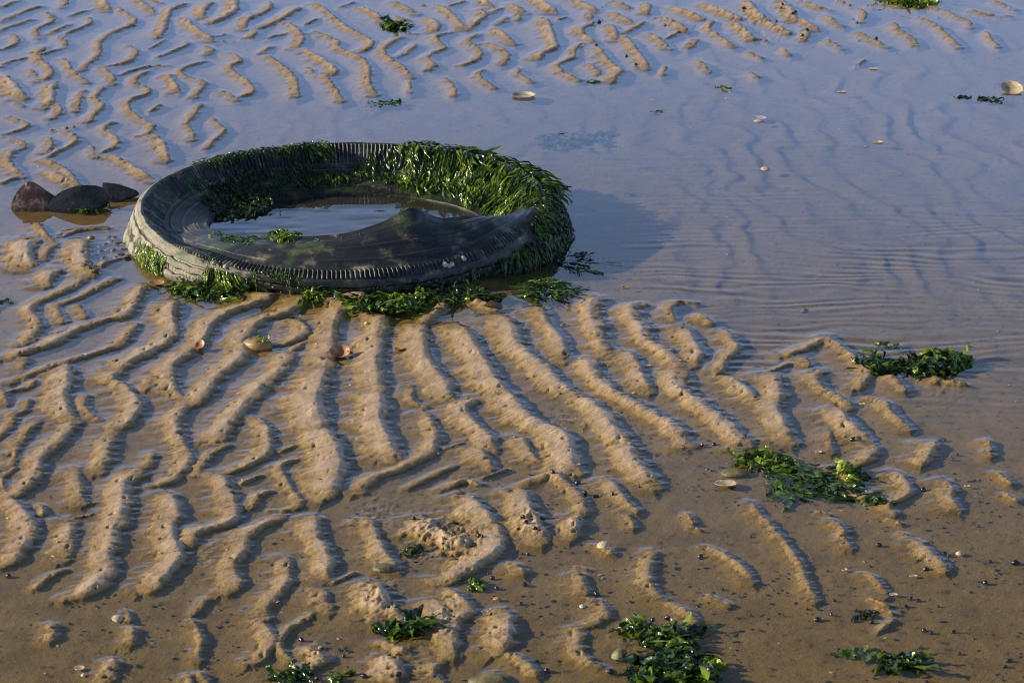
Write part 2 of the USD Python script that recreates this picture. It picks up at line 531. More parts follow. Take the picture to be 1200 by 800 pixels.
# ---------------------------------------------------------------- the beach as one sheet, fine where the ripples are, out to the horizon
NU, NV = 800, 780
Y0, Y1 = 3.3, 7.9
core_u = np.linspace(-1, 1, NU)
grow = 1 + np.cumsum(0.003 * 1.32 ** np.arange(42))
U = np.r_[-grow[::-1], core_u, grow]
core_y = 1 / np.linspace(1 / Y0, 1 / Y1, NV)
far_y = Y1 + np.cumsum(0.012 * 1.28 ** np.arange(40))
near_y = Y0 - np.cumsum(0.006 * 1.28 ** np.arange(37))
V = np.r_[near_y[::-1], core_y, far_y]
half = 0.2 * np.clip(V, Y0, Y1) * 1.06
gx, gy = U[None, :] * half[:, None], np.repeat(V[:, None], len(U), 1)
XY = np.stack([gx, gy], -1)
inner = (np.abs(U)[None, :] <= 1.0) & ((V >= Y0) & (V <= Y1))[:, None]


def to_pixel(x, y, z=0.0):
    c, s = math.cos(PITCH), math.sin(PITCH)
    dz = z - CAM_H
    dep = np.maximum(y * c - dz * s, 0.05)
    return 600 + FPX * x / dep, 400 - FPX * (y * s + dz * c) / dep


def depth_field(P):
    D = G(DEPTH[:, 0], DEPTH[:, 1])
    num = den = 0
    for (x, y, _), d in zip(D, DEPTH[:, 2]):
        w = 1 / (((P[..., 0] - x) * 1.6) ** 2 + (P[..., 1] - y) ** 2 + 0.02) ** 1.5
        num, den = num + w * d, den + w
    return num / den


def P3(P, k, dz=0.0):
    return np.stack([P[..., 0] * k, P[..., 1] * k, np.full(P.shape[:-1], dz)], -1)


Dp = depth_field(XY)
away = np.maximum(np.maximum(np.abs(gx) - 0.195 * np.clip(gy, 3.3, 7.9), 0), np.maximum(np.maximum(3.38 - gy, gy - 7.6), 0))
# faint ripples everywhere: under the water of the pool, and standing clear of it outside the picture
warp = (fbm(P3(XY, 3.2), 4, 5) - 0.5) * 0.34 + (noise(P3(XY, 16), 77) - 0.5) * 0.03
ph = (gx + 0.16 * (gy - 4.5) + warp) / 0.092
saw = ph - np.floor(ph)
wave = np.where(saw < 0.72, saw / 0.72, (1 - saw) / 0.28)
wave = wave * wave * (3 - 2 * wave) - 0.45
gap = fbm(P3(XY, 5.5, 3), 3, 9)
outside = sstep(0.01, 0.12, away) * (1 - sstep(0.7, 3.0, away))
H = -Dp + wave * (0.0036 * np.clip((Dp - 0.005) / 0.006, 0.12, 1) * (0.55 + 0.9 * sstep(0.35, 0.65, gap)) * (1 - outside) * (1 - sstep(0.5, 2.0, away)) + 0.022 * outside * sstep(0.3, 0.6, gap))
H += (fbm(P3(XY, 22), 3, 2) - 0.5) * 0.0022
PXX, PYY = to_pixel(gx, gy)
base = H.copy()
ridge = np.full(H.shape, -1.0)
rng = np.random.default_rng(11)
rill = noise(P3(XY, 260, 1), 21)
crumbs = fbm(np.stack([gx * 62, gy * 48, gx * 0], -1), 3, 23)
pits = noise(np.stack([gx * 105, gy * 80, gx * 0], -1), 24)
jag = noise(P3(XY, 90, 1), 22)
for line in RIDGES:
    head, pts = line.split(';')
    wl, wr = map(float, head.split())
    p = np.array([[float(v) for v in q.split(',')] for q in pts.split()])
    sc = np.mean([scale_at(y) for y in p[:, 1]])
    h = float(np.clip(0.155 * (wl + wr) * sc, 0.0035, 0.0095))
    q = np.stack([G(x, y, h * 0.8)[:2] for x, y in p])
    q, s = resample(chaikin(q), 0.0016)
    for _ in range(2):
        q[1:-1] = (q[:-2] + q[1:-1] * 2 + q[2:]) / 4
    T = np.gradient(q, axis=0)
    T /= np.linalg.norm(T, axis=1, keepdims=True)
    for _ in range(6):
        T[1:-1] = (T[:-2] + T[1:-1] * 2 + T[2:]) / 4
    T /= np.linalg.norm(T, axis=1, keepdims=True)
    L = s[-1]
    sx = np.maximum(np.abs(T[:, 1]), 0.42)
    prof = np.interp(s, [0, 0.015, 0.035, L - 0.04, L - 0.018, L], [0.45, 0.75, 1, 1, 0.7, 0.35]) if L > 0.07 else np.full(len(s), 0.85)
    seed = int(rng.integers(1e6))
    prof = prof * (0.86 + 0.28 * noise(np.stack([s * 38, s * 0, s * 0], 1), seed))
    wob = 0.82 + 0.36 * noise(np.stack([s * 60, s * 0 + 7, s * 0], 1), seed)
    W1, W2 = wl * sc * sx * wob, wr * sc * sx * (0.75 + 0.5 * noise(np.stack([s * 85, s * 0 + 3, s * 0], 1), seed + 1))
    m = 2.4 * (wl + wr) * sc + 0.01
    lo, hi = q.min(0) - m, q.max(0) + m
    vi = np.nonzero((V > lo[1]) & (V < hi[1]))[0]
    if not len(vi):
        continue
    r0, r1 = vi[0], vi[-1] + 1
    cm = np.nonzero(((gx[r0:r1] > lo[0]) & (gx[r0:r1] < hi[0])).any(0))[0]
    if not len(cm):
        continue
    c0, c1 = cm[0], cm[-1] + 1
    X = XY[r0:r1, c0:c1]
    dist, idx = cKDTree(q).query(X.reshape(-1, 2), distance_upper_bound=m)
    ok = np.isfinite(dist)
    idx = np.where(ok, idx, 0)
    v = X.reshape(-1, 2) - q[idx]
    t = T[idx]
    d = t[:, 0] * v[:, 1] - t[:, 1] * v[:, 0]
    e = np.abs(t[:, 0] * v[:, 0] + t[:, 1] * v[:, 1])
    rl = (rill[r0:r1, c0:c1].ravel() - 0.5)
    jg = (jag[r0:r1, c0:c1].ravel() - 0.5)
    # drainage rills run across the crest: noise that is fine along it and long across it
    fur = 0.65 * noise(np.stack([s[idx] * 240 + d * 60, d * 26, idx * 0.0], 1), seed + 2) + 0.35 * noise(np.stack([s[idx] * 95 + d * 30, d * 15, idx * 0.0], 1), seed + 3) - 0.5
    w = np.where(d < 0, 1.1 * W1[idx] * (1 + 0.2 * fur + 0.2 * jg), 1.1 * W2[idx] * (1 + (0.42 + 0.25 * np.clip(q[idx][:, 1] - 5.3, 0, 1)) * fur + 0.3 * jg))
    endw = 0.55 * np.where(d < 0, W1[idx], np.maximum(W2[idx], W1[idx] * 0.5)) + 0.004
    S = np.sqrt((d / w) ** 2 + (e / endw) ** 2)
    hh = h * prof[idx]
    depth = Dp[r0:r1, c0:c1].ravel()
    up = np.where(d < 0, 1 - S ** 1.55, 1 - 0.56 * S - 0.44 * np.minimum(S, 1.3) ** 5)
    zz = np.where(S < 1, hh * up, -(depth + 0.001) * (1 - np.exp(-(S - 1) * np.where(d < 0, 1.1, 2.2))))
    crumb = (crumbs[r0:r1, c0:c1].ravel() - 0.5) * 0.0030 - np.clip(pits[r0:r1, c0:c1].ravel() - 0.86, 0, 1) * 0.03
    zz = zz + np.where(S < 1.15, crumb, 0) * np.clip(1.15 - S, 0, 0.5) / 0.5
    zz = zz + np.where(S < 1.15, 0.0023 * fur + 0.0005 * rl, 0) * np.clip(1.15 - S, 0, 0.4) / 0.4
    zz = np.where(ok, zz, -1.0)
    ridge[r0:r1, c0:c1] = np.maximum(ridge[r0:r1, c0:c1], zz.reshape(r1 - r0, c1 - c0))
H = np.maximum(base, ridge)
lump = np.abs(noise(np.stack([gx * 62, gy * 95, gx * 0 + 4], -1) + 1.2 * fbm(P3(XY, 60), 2, 35)[..., None], 31) - 0.5) * 2
lump = 1 - lump
lump2 = 1 - np.abs(noise(P3(XY, 150, 4), 33) - 0.5) * 2
for px, py, r, a in ROUGH:
    c, sc = G(px, py), scale_at(py)
    k = np.exp(-(((gx - c[0]) / (r * sc)) ** 2 + ((gy - c[1]) / (r * sc * 2.2)) ** 2) * 1.3)
    H += k * a * 1.15 * ((lump - 0.45) * 1.5 + (lump2 - 0.5) * 0.9 + 0.1)
H += inner * ((fbm(P3(XY, 95), 3, 3) - 0.5) * 0.0013 + (noise(P3(XY, 330), 4) - 0.5) * 0.0005)
# hollow that the tyre lies in, with a little sand banked against its near side
TC = np.array([-0.308, 5.45])
rt = np.hypot(gx - TC[0], gy - TC[1])
H = np.where(rt < 0.372, np.minimum(H, -0.010 + 0.004 * noise(P3(XY, 30), 8)), H)
bank = np.exp(-((rt - 0.395) / 0.03) ** 2) * np.clip(-(gy - TC[1]) / 0.3, 0, 1) * (0.5 + 0.6 * noise(P3(XY, 18), 12)) * sstep(-0.62, -0.35, gx)
H += 0.007 * bank
H = np.where(away > 1.5, H * (1 - sstep(1.5, 6, away)) + sstep(1.5, 6, away) * ((fbm(P3(XY, 0.35), 4, 6) - 0.5) * 0.05 - 0.004), H)


def sand_z(x, y):
    """Height of the sand at a point."""
    i = np.clip(np.searchsorted(V, y), 1, len(V) - 1)
    u = x / (0.2 * np.clip(y, Y0, Y1) * 1.06)
    j = np.clip(np.searchsorted(U, u), 1, len(U) - 1)
    return float(max(H[i, j], H[i - 1, j], H[i, j - 1], H[i - 1, j - 1]))


nv, nu = H.shape
ids = np.arange(nv * nu).reshape(nv, nu)
quads = np.stack([ids[:-1, :-1], ids[:-1, 1:], ids[1:, 1:], ids[1:, :-1]], -1)
tris = np.concatenate([quads[..., [0, 1, 2]].reshape(-1, 3), quads[..., [0, 2, 3]].reshape(-1, 3)])
obj('rippled_sand', (np.stack([gx, gy, H], -1).reshape(-1, 3), tris), '/World/Looks/sand_look', kind='structure', label='rippled wet tan sand flat with many low winding ridges')

# ---------------------------------------------------------------- the water: level, drawn up a little where it meets the sand, with small wind ripples on the open pool
over = -H
WZ = 0.0014 * np.exp(-np.maximum(over, 0) / 0.0012) * inner
calm = fbm(P3(XY, 4.0, 5), 2, 41)
right = sstep(0.10, 0.40, gx - 0.05 * (gy - 5.0)) * sstep(4.35, 4.65, gy) * (1 - 0.9 * sstep(5.15, 5.9, gy))
rip = gy * 1.0 + (fbm(np.stack([gx * 4.5, gy * 9, gx * 0], -1), 3, 43) - 0.5) * 0.14 + gx * 0.03
WZ += 0.00040 * np.sin(rip * 2 * np.pi / 0.033) * right * (0.4 + 0.6 * sstep(0.3, 0.62, calm)) * (0.3 + 0.8 * sstep(0.25, 0.7, noise(np.stack([gx * 6, gy * 13, gx * 0 + 9], -1), 46))) * sstep(0.002, 0.006, over) * inner
WZ += 0.0011 * (fbm(np.stack([gx * 14, gy * 38, gx * 0], -1), 2, 45) - 0.5) * (1 - sstep(0.26, 0.31, rt)) * inner + 0.008 * (1 - sstep(0.305, 0.325, rt)) * inner      # the tyre holds its own pool, a little higher
WZ += 0.00012 * (noise(np.stack([gx * 22, gy * 45, gx * 0], -1), 44) - 0.5) * inner
half_ids = ids[:, ::2]
quads = np.stack([half_ids[:-1, :-1], half_ids[:-1, 1:], half_ids[1:, 1:], half_ids[1:, :-1]], -1)
over = np.maximum(over, np.roll(over, -1, 1))[:, ::2]
keep = (over[:-1, :-1] > -0.002) | (over[1:, 1:] > -0.0025) | (over[:-1, 1:] > -0.0025) | (over[1:, :-1] > -0.0025)
wt = quads[keep]
wt = np.concatenate([wt[:, [0, 1, 2]], wt[:, [0, 2, 3]]])
un, inv = np.unique(wt, return_inverse=True)
obj('shallow_water', (np.stack([gx, gy, WZ], -1).reshape(-1, 3)[un], inv.reshape(-1, 3)), '/World/Looks/water_look', kind='structure', label='thin sheet of clear still water lying between the sand ripples')

# ---------------------------------------------------------------- the old tyre, lying on its side, sunk in the sand
# cross-section from the buried tread base over the shoulder to the bead, as (radius, height) in metres at some angles (0 = +x, 90 = away from the viewer)
SECTION = {
    0: [(.388, -.05), (.380, .002), (.348, .066), (.330, .085), (.320, .088), (.302, .080), (.285, .066), (.264, .045), (.242, .014), (.236, .004), (.242, -.05)],
    30: [(.380, -.05), (.374, .004), (.349, .068), (.333, .085), (.323, .086), (.302, .066), (.285, .050), (.264, .037), (.242, .028), (.236, .022), (.24, -.05)],
    60: [(.372, -.05), (.367, .008), (.347, .070), (.334, .087), (.326, .087), (.307, .063), (.290, .046), (.268, .035), (.240, .026), (.232, .020), (.236, -.05)],
    90: [(.368, -.05), (.364, .010), (.345, .070), (.333, .086), (.326, .086), (.311, .060), (.298, .046), (.270, .035), (.238, .027), (.228, .020), (.23, -.05)],
    120: [(.368, -.05), (.364, .010), (.344, .071), (.332, .086), (.325, .085), (.308, .060), (.294, .047), (.268, .036), (.238, .028), (.228, .021), (.23, -.05)],
    150: [(.368, -.05), (.364, .010), (.342, .072), (.331, .085), (.324, .084), (.302, .058), (.286, .050), (.264, .042), (.240, .034), (.232, .028), (.235, -.05)],
    180: [(.369, -.05), (.364, .010), (.340, .072), (.330, .083), (.323, .082), (.294, .056), (.276, .054), (.252, .052), (.230, .049), (.223, .044), (.235, -.04)],
    205: [(.366, -.05), (.362, .010), (.342, .066), (.332, .077), (.325, .077), (.297, .060), (.278, .061), (.253, .062), (.230, .059), (.222, .054), (.235, -.03)],
    230: [(.362, -.05), (.358, .011), (.345, .056), (.336, .068), (.330, .070), (.306, .070), (.287, .075), (.260, .078), (.236, .076), (.228, .071), (.240, -.02)],
    250: [(.318, -.05), (.326, .006), (.338, .049), (.339, .061), (.334, .064), (.322, .069), (.297, .079), (.263, .088), (.238, .089), (.230, .084), (.243, -.01)],
    270: [(.318, -.05), (.326, .006), (.338, .045), (.340, .057), (.336, .061), (.327, .069), (.295, .083), (.265, .095), (.240, .098), (.232, .094), (.245, .00)],
    286: [(.318, -.05), (.326, .006), (.338, .045), (.340, .057), (.336, .061), (.327, .070), (.297, .086), (.268, .103), (.243, .113), (.235, .110), (.247, .02)],
    298: [(.318, -.05), (.326, .006), (.338, .046), (.340, .058), (.336, .062), (.328, .071), (.300, .089), (.276, .108), (.252, .133), (.244, .130), (.252, .03)],
    309: [(.318, -.05), (.326, .006), (.338, .049), (.339, .062), (.335, .066), (.327, .074), (.301, .088), (.279, .103), (.258, .112), (.250, .108), (.255, .01)],
    325: [(.366, -.05), (.360, .010), (.347, .055), (.337, .070), (.332, .075), (.317, .086), (.302, .096), (.284, .104), (.265, .102), (.257, .096), (.258, -.02)],
    342: [(.378, -.05), (.371, .006), (.348, .061), (.334, .078), (.327, .083), (.314, .090), (.301, .091), (.284, .085), (.266, .071), (.258, .062), (.258, -.05)],
}
ang = np.array(sorted(SECTION))
tab = np.array([SECTION[a] for a in ang]) * 1.136                          # (the table is for a tyre of 0.73 m; this one is a little larger)
tab[..., 1] -= (0.0345 - 0.0065 * np.sin(np.radians(ang)))[:, None]         # and has sunk, most on the near side
#                                  # angle, station, (r, z)
wrap = np.r_[ang[-3:] - 360, ang, ang[:3] + 360]
section = PchipInterpolator(np.radians(wrap), np.concatenate([tab[-3:], tab, tab[:3]]), axis=0)
STN = np.arange(11)
RIBS = 290


def tyre_profile(phi, u):
    """(r, z) on the smooth tyre at angles phi and stations u (arrays of one shape)."""
    S = section(np.mod(phi, 2 * np.pi))
    i = np.clip(np.floor(u).astype(int), 0, 9)
    f = (u - i)[..., None]
    take = lambda k: np.take_along_axis(S, np.clip(k, 0, 10)[..., None, None].repeat(2, -1), -2)[..., 0, :]
    a, b, c, d = take(i - 1), take(i), take(i + 1), take(i + 2)
    q = 0.42                                                                # a little less than Catmull-Rom: rounder folds, no overshoot
    m0, m1 = q * (c - a), q * (d - b)
    return (2 * f ** 3 - 3 * f ** 2 + 1) * b + (f ** 3 - 2 * f ** 2 + f) * m0 + (-2 * f ** 3 + 3 * f ** 2) * c + (f ** 3 - f ** 2) * m1


def tyre_point(phi, u, off=0.0, detail=True):
    phi, u = np.broadcast_arrays(np.asarray(phi, float), np.asarray(u, float))
    p = tyre_profile(phi, u)
    e = 0.02
    t = tyre_profile(phi, np.clip(u + e, 0, 10)) - tyre_profile(phi, np.clip(u - e, 0, 10))
    t /= np.linalg.norm(t, axis=-1, keepdims=True) + 1e-12
    n = np.stack([t[..., 1], -t[..., 0]], -1)                               # outwards
    d = np.zeros_like(u) + off
    if detail:
        win = lambda a, b, s: sstep(a, a + s, u) * (1 - sstep(b - s, b, u))
        zig = 0.03 * (2 * np.abs(np.mod(phi * 62 / (2 * np.pi), 1) * 2 - 1) - 1)
        for c, w in ((1.62, .12), (2.06, .12)):                             # zigzag grooves round the tread
            d = d - 0.010 * np.exp(-((u - c - zig) / (w * 0.6)) ** 4)
        sq = np.clip(np.sin(phi * RIBS + 1.3 * noise(np.stack([phi * 40, u * 0.0, u * 0], -1), 55)) * 2.2, -1, 1)
        worn = 0.2 + 1.15 * noise(np.stack([phi * 9, u * 0.7, u * 0], -1), 51)
        d = d + 0.0025 * sq * win(3.9, 5.15, 0.12) * np.clip(worn, 0, 1)
        for c, w, h in ((5.12, .05, .0014), (5.72, .05, .0020), (6.55, .06, .0019), (6.72, .04, -.0012), (7.35, .045, .0011), (7.6, .05, .0009)):   # moulded rings
            d = d + h * np.exp(-((u - c) / w) ** 2)
        d = d + 0.0012 * (noise(np.stack([phi * 14, u * 1.5, u * 0], -1), 52) - 0.5) + 0.0006 * (noise(np.stack([phi * 60, u * 9, u * 0], -1), 53) - 0.5)
    p = p + n * d[..., None]
    wob = 1 + 0.012 * (noise(np.stack([np.cos(phi) * 2 + 5, np.sin(phi) * 2 + 5, u * 0], -1), 54) - 0.5)
    r = p[..., 0] * wob
    return np.stack([TC[0] + r * np.cos(phi), TC[1] + r * np.sin(phi), p[..., 1]], -1)


def tyre_normal(phi, u):
    e = 0.02
    a = tyre_point(phi + e, u, detail=False) - tyre_point(phi - e, u, detail=False)
    b = tyre_point(phi, np.clip(np.asarray(u) + e * 4, 0, 10), detail=False) - tyre_point(phi, np.clip(np.asarray(u) - e * 4, 0, 10), detail=False)
    n = np.cross(b, a)
    n /= np.linalg.norm(n, axis=-1, keepdims=True) + 1e-12
    return n


def sheet(n, m, flip=False):
    idx = np.arange(n * m).reshape(n, m)
    nx = np.roll(idx, -1, 0)
    f = np.stack([idx[:, :-1], nx[:, :-1], nx[:, 1:], idx[:, 1:]], -1).reshape(-1, 4)
    f = f if flip else f[:, ::-1]
    return np.concatenate([f[:, [0, 1, 2]], f[:, [0, 2, 3]]])


def shell_strip(us, nphi, thick=0.012):
    """A band of the tyre's wall over the stations us, with a coarser inner face."""
    out = []
    for u, n, off, det, flip in ((np.asarray(us), nphi, 0.0, True, False), (np.linspace(us[0], us[-1], 7), nphi // 6, -thick, False, True)):
        PH, UU = np.meshgrid(np.linspace(0, 2 * np.pi, n, endpoint=False), u, indexing='ij')
        out.append((tyre_point(PH, UU, off=off, detail=det).reshape(-1, 3), sheet(n, len(u), flip)))
    (A, fa), (B, fb) = out
    return np.concatenate([A, B]), np.concatenate([fa, fb + len(A)])


def rubber(name, base, mud, mudlo, mudhi, rough, left=0.0):
    """Weathered rubber with dried silt in patches, and a little green film."""
    look(name, {
        'g': ('geometry', {}),
        'n': ('noise_texture', {'scale': 28, 'detail': 7, 'roughness': 0.68}),
        'w': ('map_range', {'range_type': 'smoothstep', 'from_min': mudlo, 'from_max': mudhi, 'to_min': 0, 'to_max': 1, 'clamp': True}),
        'px': ('separate_xyz', {}), 'lf': ('map_range', {'range_type': 'smoothstep', 'from_min': float(TC[0]) - 0.12, 'from_max': float(TC[0]) - 0.34, 'to_min': 0.0, 'to_max': left, 'clamp': True}), 'ls': ('math', {'math_type': 'add'}),      # mixes in more of the paler colour towards the left
        'gn': ('noise_texture', {'scale': 17, 'detail': 4}),
        'gw': ('map_range', {'range_type': 'smoothstep', 'from_min': 0.52, 'from_max': 0.7, 'to_min': 0, 'to_max': 0.75, 'clamp': True}),
        'm1': ('mix', {'color1': base, 'color2': mud}),
        'm2': ('mix', {'color2': (0.045, 0.085, 0.025)}),
        'f': ('noise_texture', {'scale': 330, 'detail': 5, 'roughness': 0.7}),
        'fs': ('map_range', {'from_min': 0.3, 'from_max': 0.75, 'to_min': 0.6, 'to_max': 1.6}),
        'fc': ('combine_color', {}), 'mm': ('mix', {'mix_type': 'multiply', 'fac': 1.0}),
        'b': ('bump', {'strength': 0.4, 'distance': 0.002}),
        'rr': ('map_range', {'from_min': 0, 'from_max': 1, 'to_min': rough, 'to_max': 0.8}),
        'p': ('principled_bsdf', {'specular_ior_level': 0.5})},
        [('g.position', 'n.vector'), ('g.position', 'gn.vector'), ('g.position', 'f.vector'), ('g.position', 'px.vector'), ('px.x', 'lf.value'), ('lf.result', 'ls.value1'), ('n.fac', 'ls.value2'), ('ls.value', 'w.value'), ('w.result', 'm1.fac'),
         ('gn.fac', 'gw.value'), ('gw.result', 'm2.fac'), ('m1.color', 'm2.color1'), ('f.fac', 'fs.value'), ('fs.result', 'fc.r'), ('fs.result', 'fc.g'), ('fs.result', 'fc.b'),
         ('m2.color', 'mm.color1'), ('fc.color', 'mm.color2'), ('mm.color', 'p.base_color'),
         ('f.fac', 'b.height'), ('b.normal', 'p.normal'), ('w.result', 'rr.value'), ('rr.result', 'p.roughness')], 'p.BSDF')
    return f'/World/Looks/{name}'


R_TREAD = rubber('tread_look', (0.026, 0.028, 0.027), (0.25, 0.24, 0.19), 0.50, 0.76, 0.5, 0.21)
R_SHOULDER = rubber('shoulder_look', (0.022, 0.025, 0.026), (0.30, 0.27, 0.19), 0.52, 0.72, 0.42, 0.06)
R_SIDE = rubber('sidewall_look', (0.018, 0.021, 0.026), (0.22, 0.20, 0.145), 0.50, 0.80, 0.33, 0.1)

tyre = thing('old_tyre', (0, 0, 0), label='big worn black tyre lying flat, half sunk in the rippled sand', category='tyre')
T_ = tyre.GetPath()
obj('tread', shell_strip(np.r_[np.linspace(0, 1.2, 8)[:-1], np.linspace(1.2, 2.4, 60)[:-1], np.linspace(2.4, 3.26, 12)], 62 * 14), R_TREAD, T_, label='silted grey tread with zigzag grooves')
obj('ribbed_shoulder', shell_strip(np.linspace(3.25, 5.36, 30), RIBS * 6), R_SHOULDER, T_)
for c_, w_ in ((1.62, .062), (2.06, .062)):                                  # dark bottoms of the two zigzag grooves
    ph_ = np.linspace(0, 2 * np.pi, 1241)[:-1]
    zg = 0.03 * (2 * np.abs(np.mod(ph_ * 62 / (2 * np.pi), 1) * 2 - 1) - 1)
    A_, B_ = tyre_point(ph_, c_ + zg - w_, off=-.0040, detail=False), tyre_point(ph_, c_ + zg + w_, off=-.0040, detail=False)
    n_ = len(ph_)
    i_ = np.arange(n_)
    q_ = np.stack([i_, (i_ + 1) % n_, (i_ + 1) % n_ + n_, i_ + n_], 1)
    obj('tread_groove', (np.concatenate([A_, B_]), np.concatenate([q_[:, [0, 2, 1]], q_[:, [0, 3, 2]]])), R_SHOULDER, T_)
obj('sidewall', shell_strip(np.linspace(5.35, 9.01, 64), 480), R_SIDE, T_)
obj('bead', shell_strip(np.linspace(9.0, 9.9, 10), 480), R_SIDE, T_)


def strokes(paths, phi0, u0, sw, sh, off):
    """Worn moulded strokes on the sidewall, each a small raised bar; (x, y) in letter heights."""
    ms = []
    for path in paths:
        for (x0, y0), (x1, y1) in zip(path[:-1], path[1:]):
            n = 6
            c = [tyre_point(phi0 + (x0 + (x1 - x0) * t) * sw, u0 - (y0 + (y1 - y0) * t) * sh, off=.0006, detail=False) for t in np.linspace(0, 1, n)]
            for a, b in zip(c[:-1], c[1:]):
                ms.append(trimesh.creation.cylinder(radius=0.0011, segment=[a, b], sections=6))
    return trimesh.util.concatenate(ms)


two = [[(0, .8), (.2, 1), (.5, 1), (.6, .75), (.5, .5), (0, 0), (.6, 0)]]
for k, (g, ph) in enumerate([(two, 262), ([[(0, 0), (0, 1)]], 272), ([[(0, 0), (0, 1)]], 278.5)]):
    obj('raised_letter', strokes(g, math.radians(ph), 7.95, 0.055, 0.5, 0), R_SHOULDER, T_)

# ---------------------------------------------------------------- seaweed
def weed_look(name, ramp, rough=0.13, trans=0.35):
    return look(name, {
        'g': ('geometry', {}),
        'n': ('noise_texture', {'scale': 85, 'detail': 3, 'roughness': 0.6}),
        'k': ('noise_texture', {'scale': 26, 'detail': 2}),
        'ad': ('math', {'math_type': 'add'}),
        'mu': ('math', {'math_type': 'multiply', 'value2': 0.5}),
        'r': ('rgb_ramp', {'ramp': ramp}),
        'f': ('noise_texture', {'scale': 500, 'detail': 2}),
        'b': ('bump', {'strength': 0.35, 'distance': 0.002}),
        'p': ('principled_bsdf', {'roughness': rough, 'specular_ior_level': 0.6}),
        't': ('translucent_bsdf', {}),
        'm': ('mix_closure', {'fac': trans})},
        [('g.position', 'n.vector'), ('g.position', 'k.vector'), ('n.fac', 'ad.value1'), ('k.fac', 'ad.value2'), ('ad.value', 'mu.value1'), ('mu.value', 'r.fac'), ('r.color', 'p.base_color'), ('r.color', 't.color'),
         ('g.position', 'f.vector'), ('f.fac', 'b.height'), ('b.normal', 'p.normal'), ('p.BSDF', 'm.closure1'), ('t.BSDF', 'm.closure2')], 'm.closure')


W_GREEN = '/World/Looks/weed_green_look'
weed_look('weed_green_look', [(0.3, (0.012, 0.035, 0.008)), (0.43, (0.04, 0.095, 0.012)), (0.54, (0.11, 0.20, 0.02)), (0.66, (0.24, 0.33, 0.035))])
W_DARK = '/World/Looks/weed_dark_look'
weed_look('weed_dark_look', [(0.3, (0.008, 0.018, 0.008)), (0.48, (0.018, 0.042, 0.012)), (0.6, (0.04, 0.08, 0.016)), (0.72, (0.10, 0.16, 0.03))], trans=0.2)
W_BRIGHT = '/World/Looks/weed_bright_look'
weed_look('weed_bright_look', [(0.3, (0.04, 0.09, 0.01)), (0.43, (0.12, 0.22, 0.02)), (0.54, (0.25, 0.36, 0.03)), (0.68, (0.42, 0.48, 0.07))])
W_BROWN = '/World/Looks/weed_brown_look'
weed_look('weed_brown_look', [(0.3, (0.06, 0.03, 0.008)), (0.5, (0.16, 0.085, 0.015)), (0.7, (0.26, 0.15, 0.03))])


def frond(rng, root, direction, normal, length, width, curl, ruffle, seg=6, arch=0.4, sag=0.0, twist=1.0):
    """A wavy leaf: starts at root, runs along direction, rises off along normal and sinks again; its edges ruffle."""
    direction = direction / np.linalg.norm(direction)
    side = np.cross(normal, direction)
    side /= np.linalg.norm(side) + 1e-9
    t = np.linspace(0, 1, seg + 1)
    turn = curl * (t ** 1.3)
    lat = np.cumsum(np.sin(turn)) / seg * length
    fwd = np.cumsum(np.cos(turn)) / seg * length
    lift = arch * length * (np.sin(np.pi * np.minimum(t * 1.02, 1)) * (1 - 0.3 * t)) + rng.normal(0, 0.035 * length, seg + 1) * t
    spine = root + np.outer(fwd, direction) + np.outer(lat, side) + np.outer(lift, normal)
    spine[:, 2] -= sag * length * t ** 2
    w = width * (0.62 + 0.38 * np.sin(np.pi * np.clip(t + 0.05, 0, 1))) * (1 + 0.38 * rng.normal(0, 1, seg + 1).clip(-1.5, 1.5))
    w[-1] *= rng.uniform(0.3, 0.9)
    tw = twist * (rng.normal(0, 0.35) + rng.normal(0, 0.6) * t)
    sv = np.cos(tw)[:, None] * side + np.sin(tw)[:, None] * normal
    up = np.cos(tw)[:, None] * normal - np.sin(tw)[:, None] * side
    phs = rng.uniform(0, 6.28, 2)
    z0 = ruffle * width * np.sin(t * 9 + phs[0])
    z1 = ruffle * width * np.sin(t * 8 + phs[1])
    left = spine - sv * w[:, None] / 2 + up * z0[:, None]
    mid = spine + up * (0.30 * width * rng.normal(0, 1, seg + 1).clip(-1.5, 1.5))[:, None]
    rightv = spine + sv * w[:, None] / 2 + up * z1[:, None]
    v = np.stack([left, mid, rightv], 1).reshape(-1, 3)
    f = []
    for i in range(seg):
        for j in range(2):
            a, b, c, d = 3 * i + j, 3 * i + j + 1, 3 * (i + 1) + j + 1, 3 * (i + 1) + j
            f += [(a, b, c), (a, c, d)]
    return v, np.array(f)


def join(parts):
    vs, fs, n = [], [], 0
    for v, f in parts:
        vs.append(v)
        fs.append(f + n)
        n += len(v)
    return np.concatenate(vs), np.concatenate(fs)


def emit(name, fronds, big, mat, mats_big, loc, **tags):
    """A clump: its largest leaves are parts, the small ones one joined part."""
    t = thing(name, loc, **tags)
    o = np.asarray(loc, float)
    size = np.array([np.ptp(v, axis=0).max() * np.linalg.norm(v[1] - v[0]) for v, f in fronds])
    order = np.argsort(-size)
    for q, i in enumerate(order[:big]):
        obj('frond', (fronds[i][0] - o, fronds[i][1]), mats_big[q % len(mats_big)], t.GetPath())
    rest = [fronds[i] for i in order[big:]]
    for k, m in enumerate(mat):
        part = rest[k::len(mat)]
        if part:
            v, f = join(part)
            obj('small_fronds', (v - o, f), m, t.GetPath(), kind='stuff')
    return t


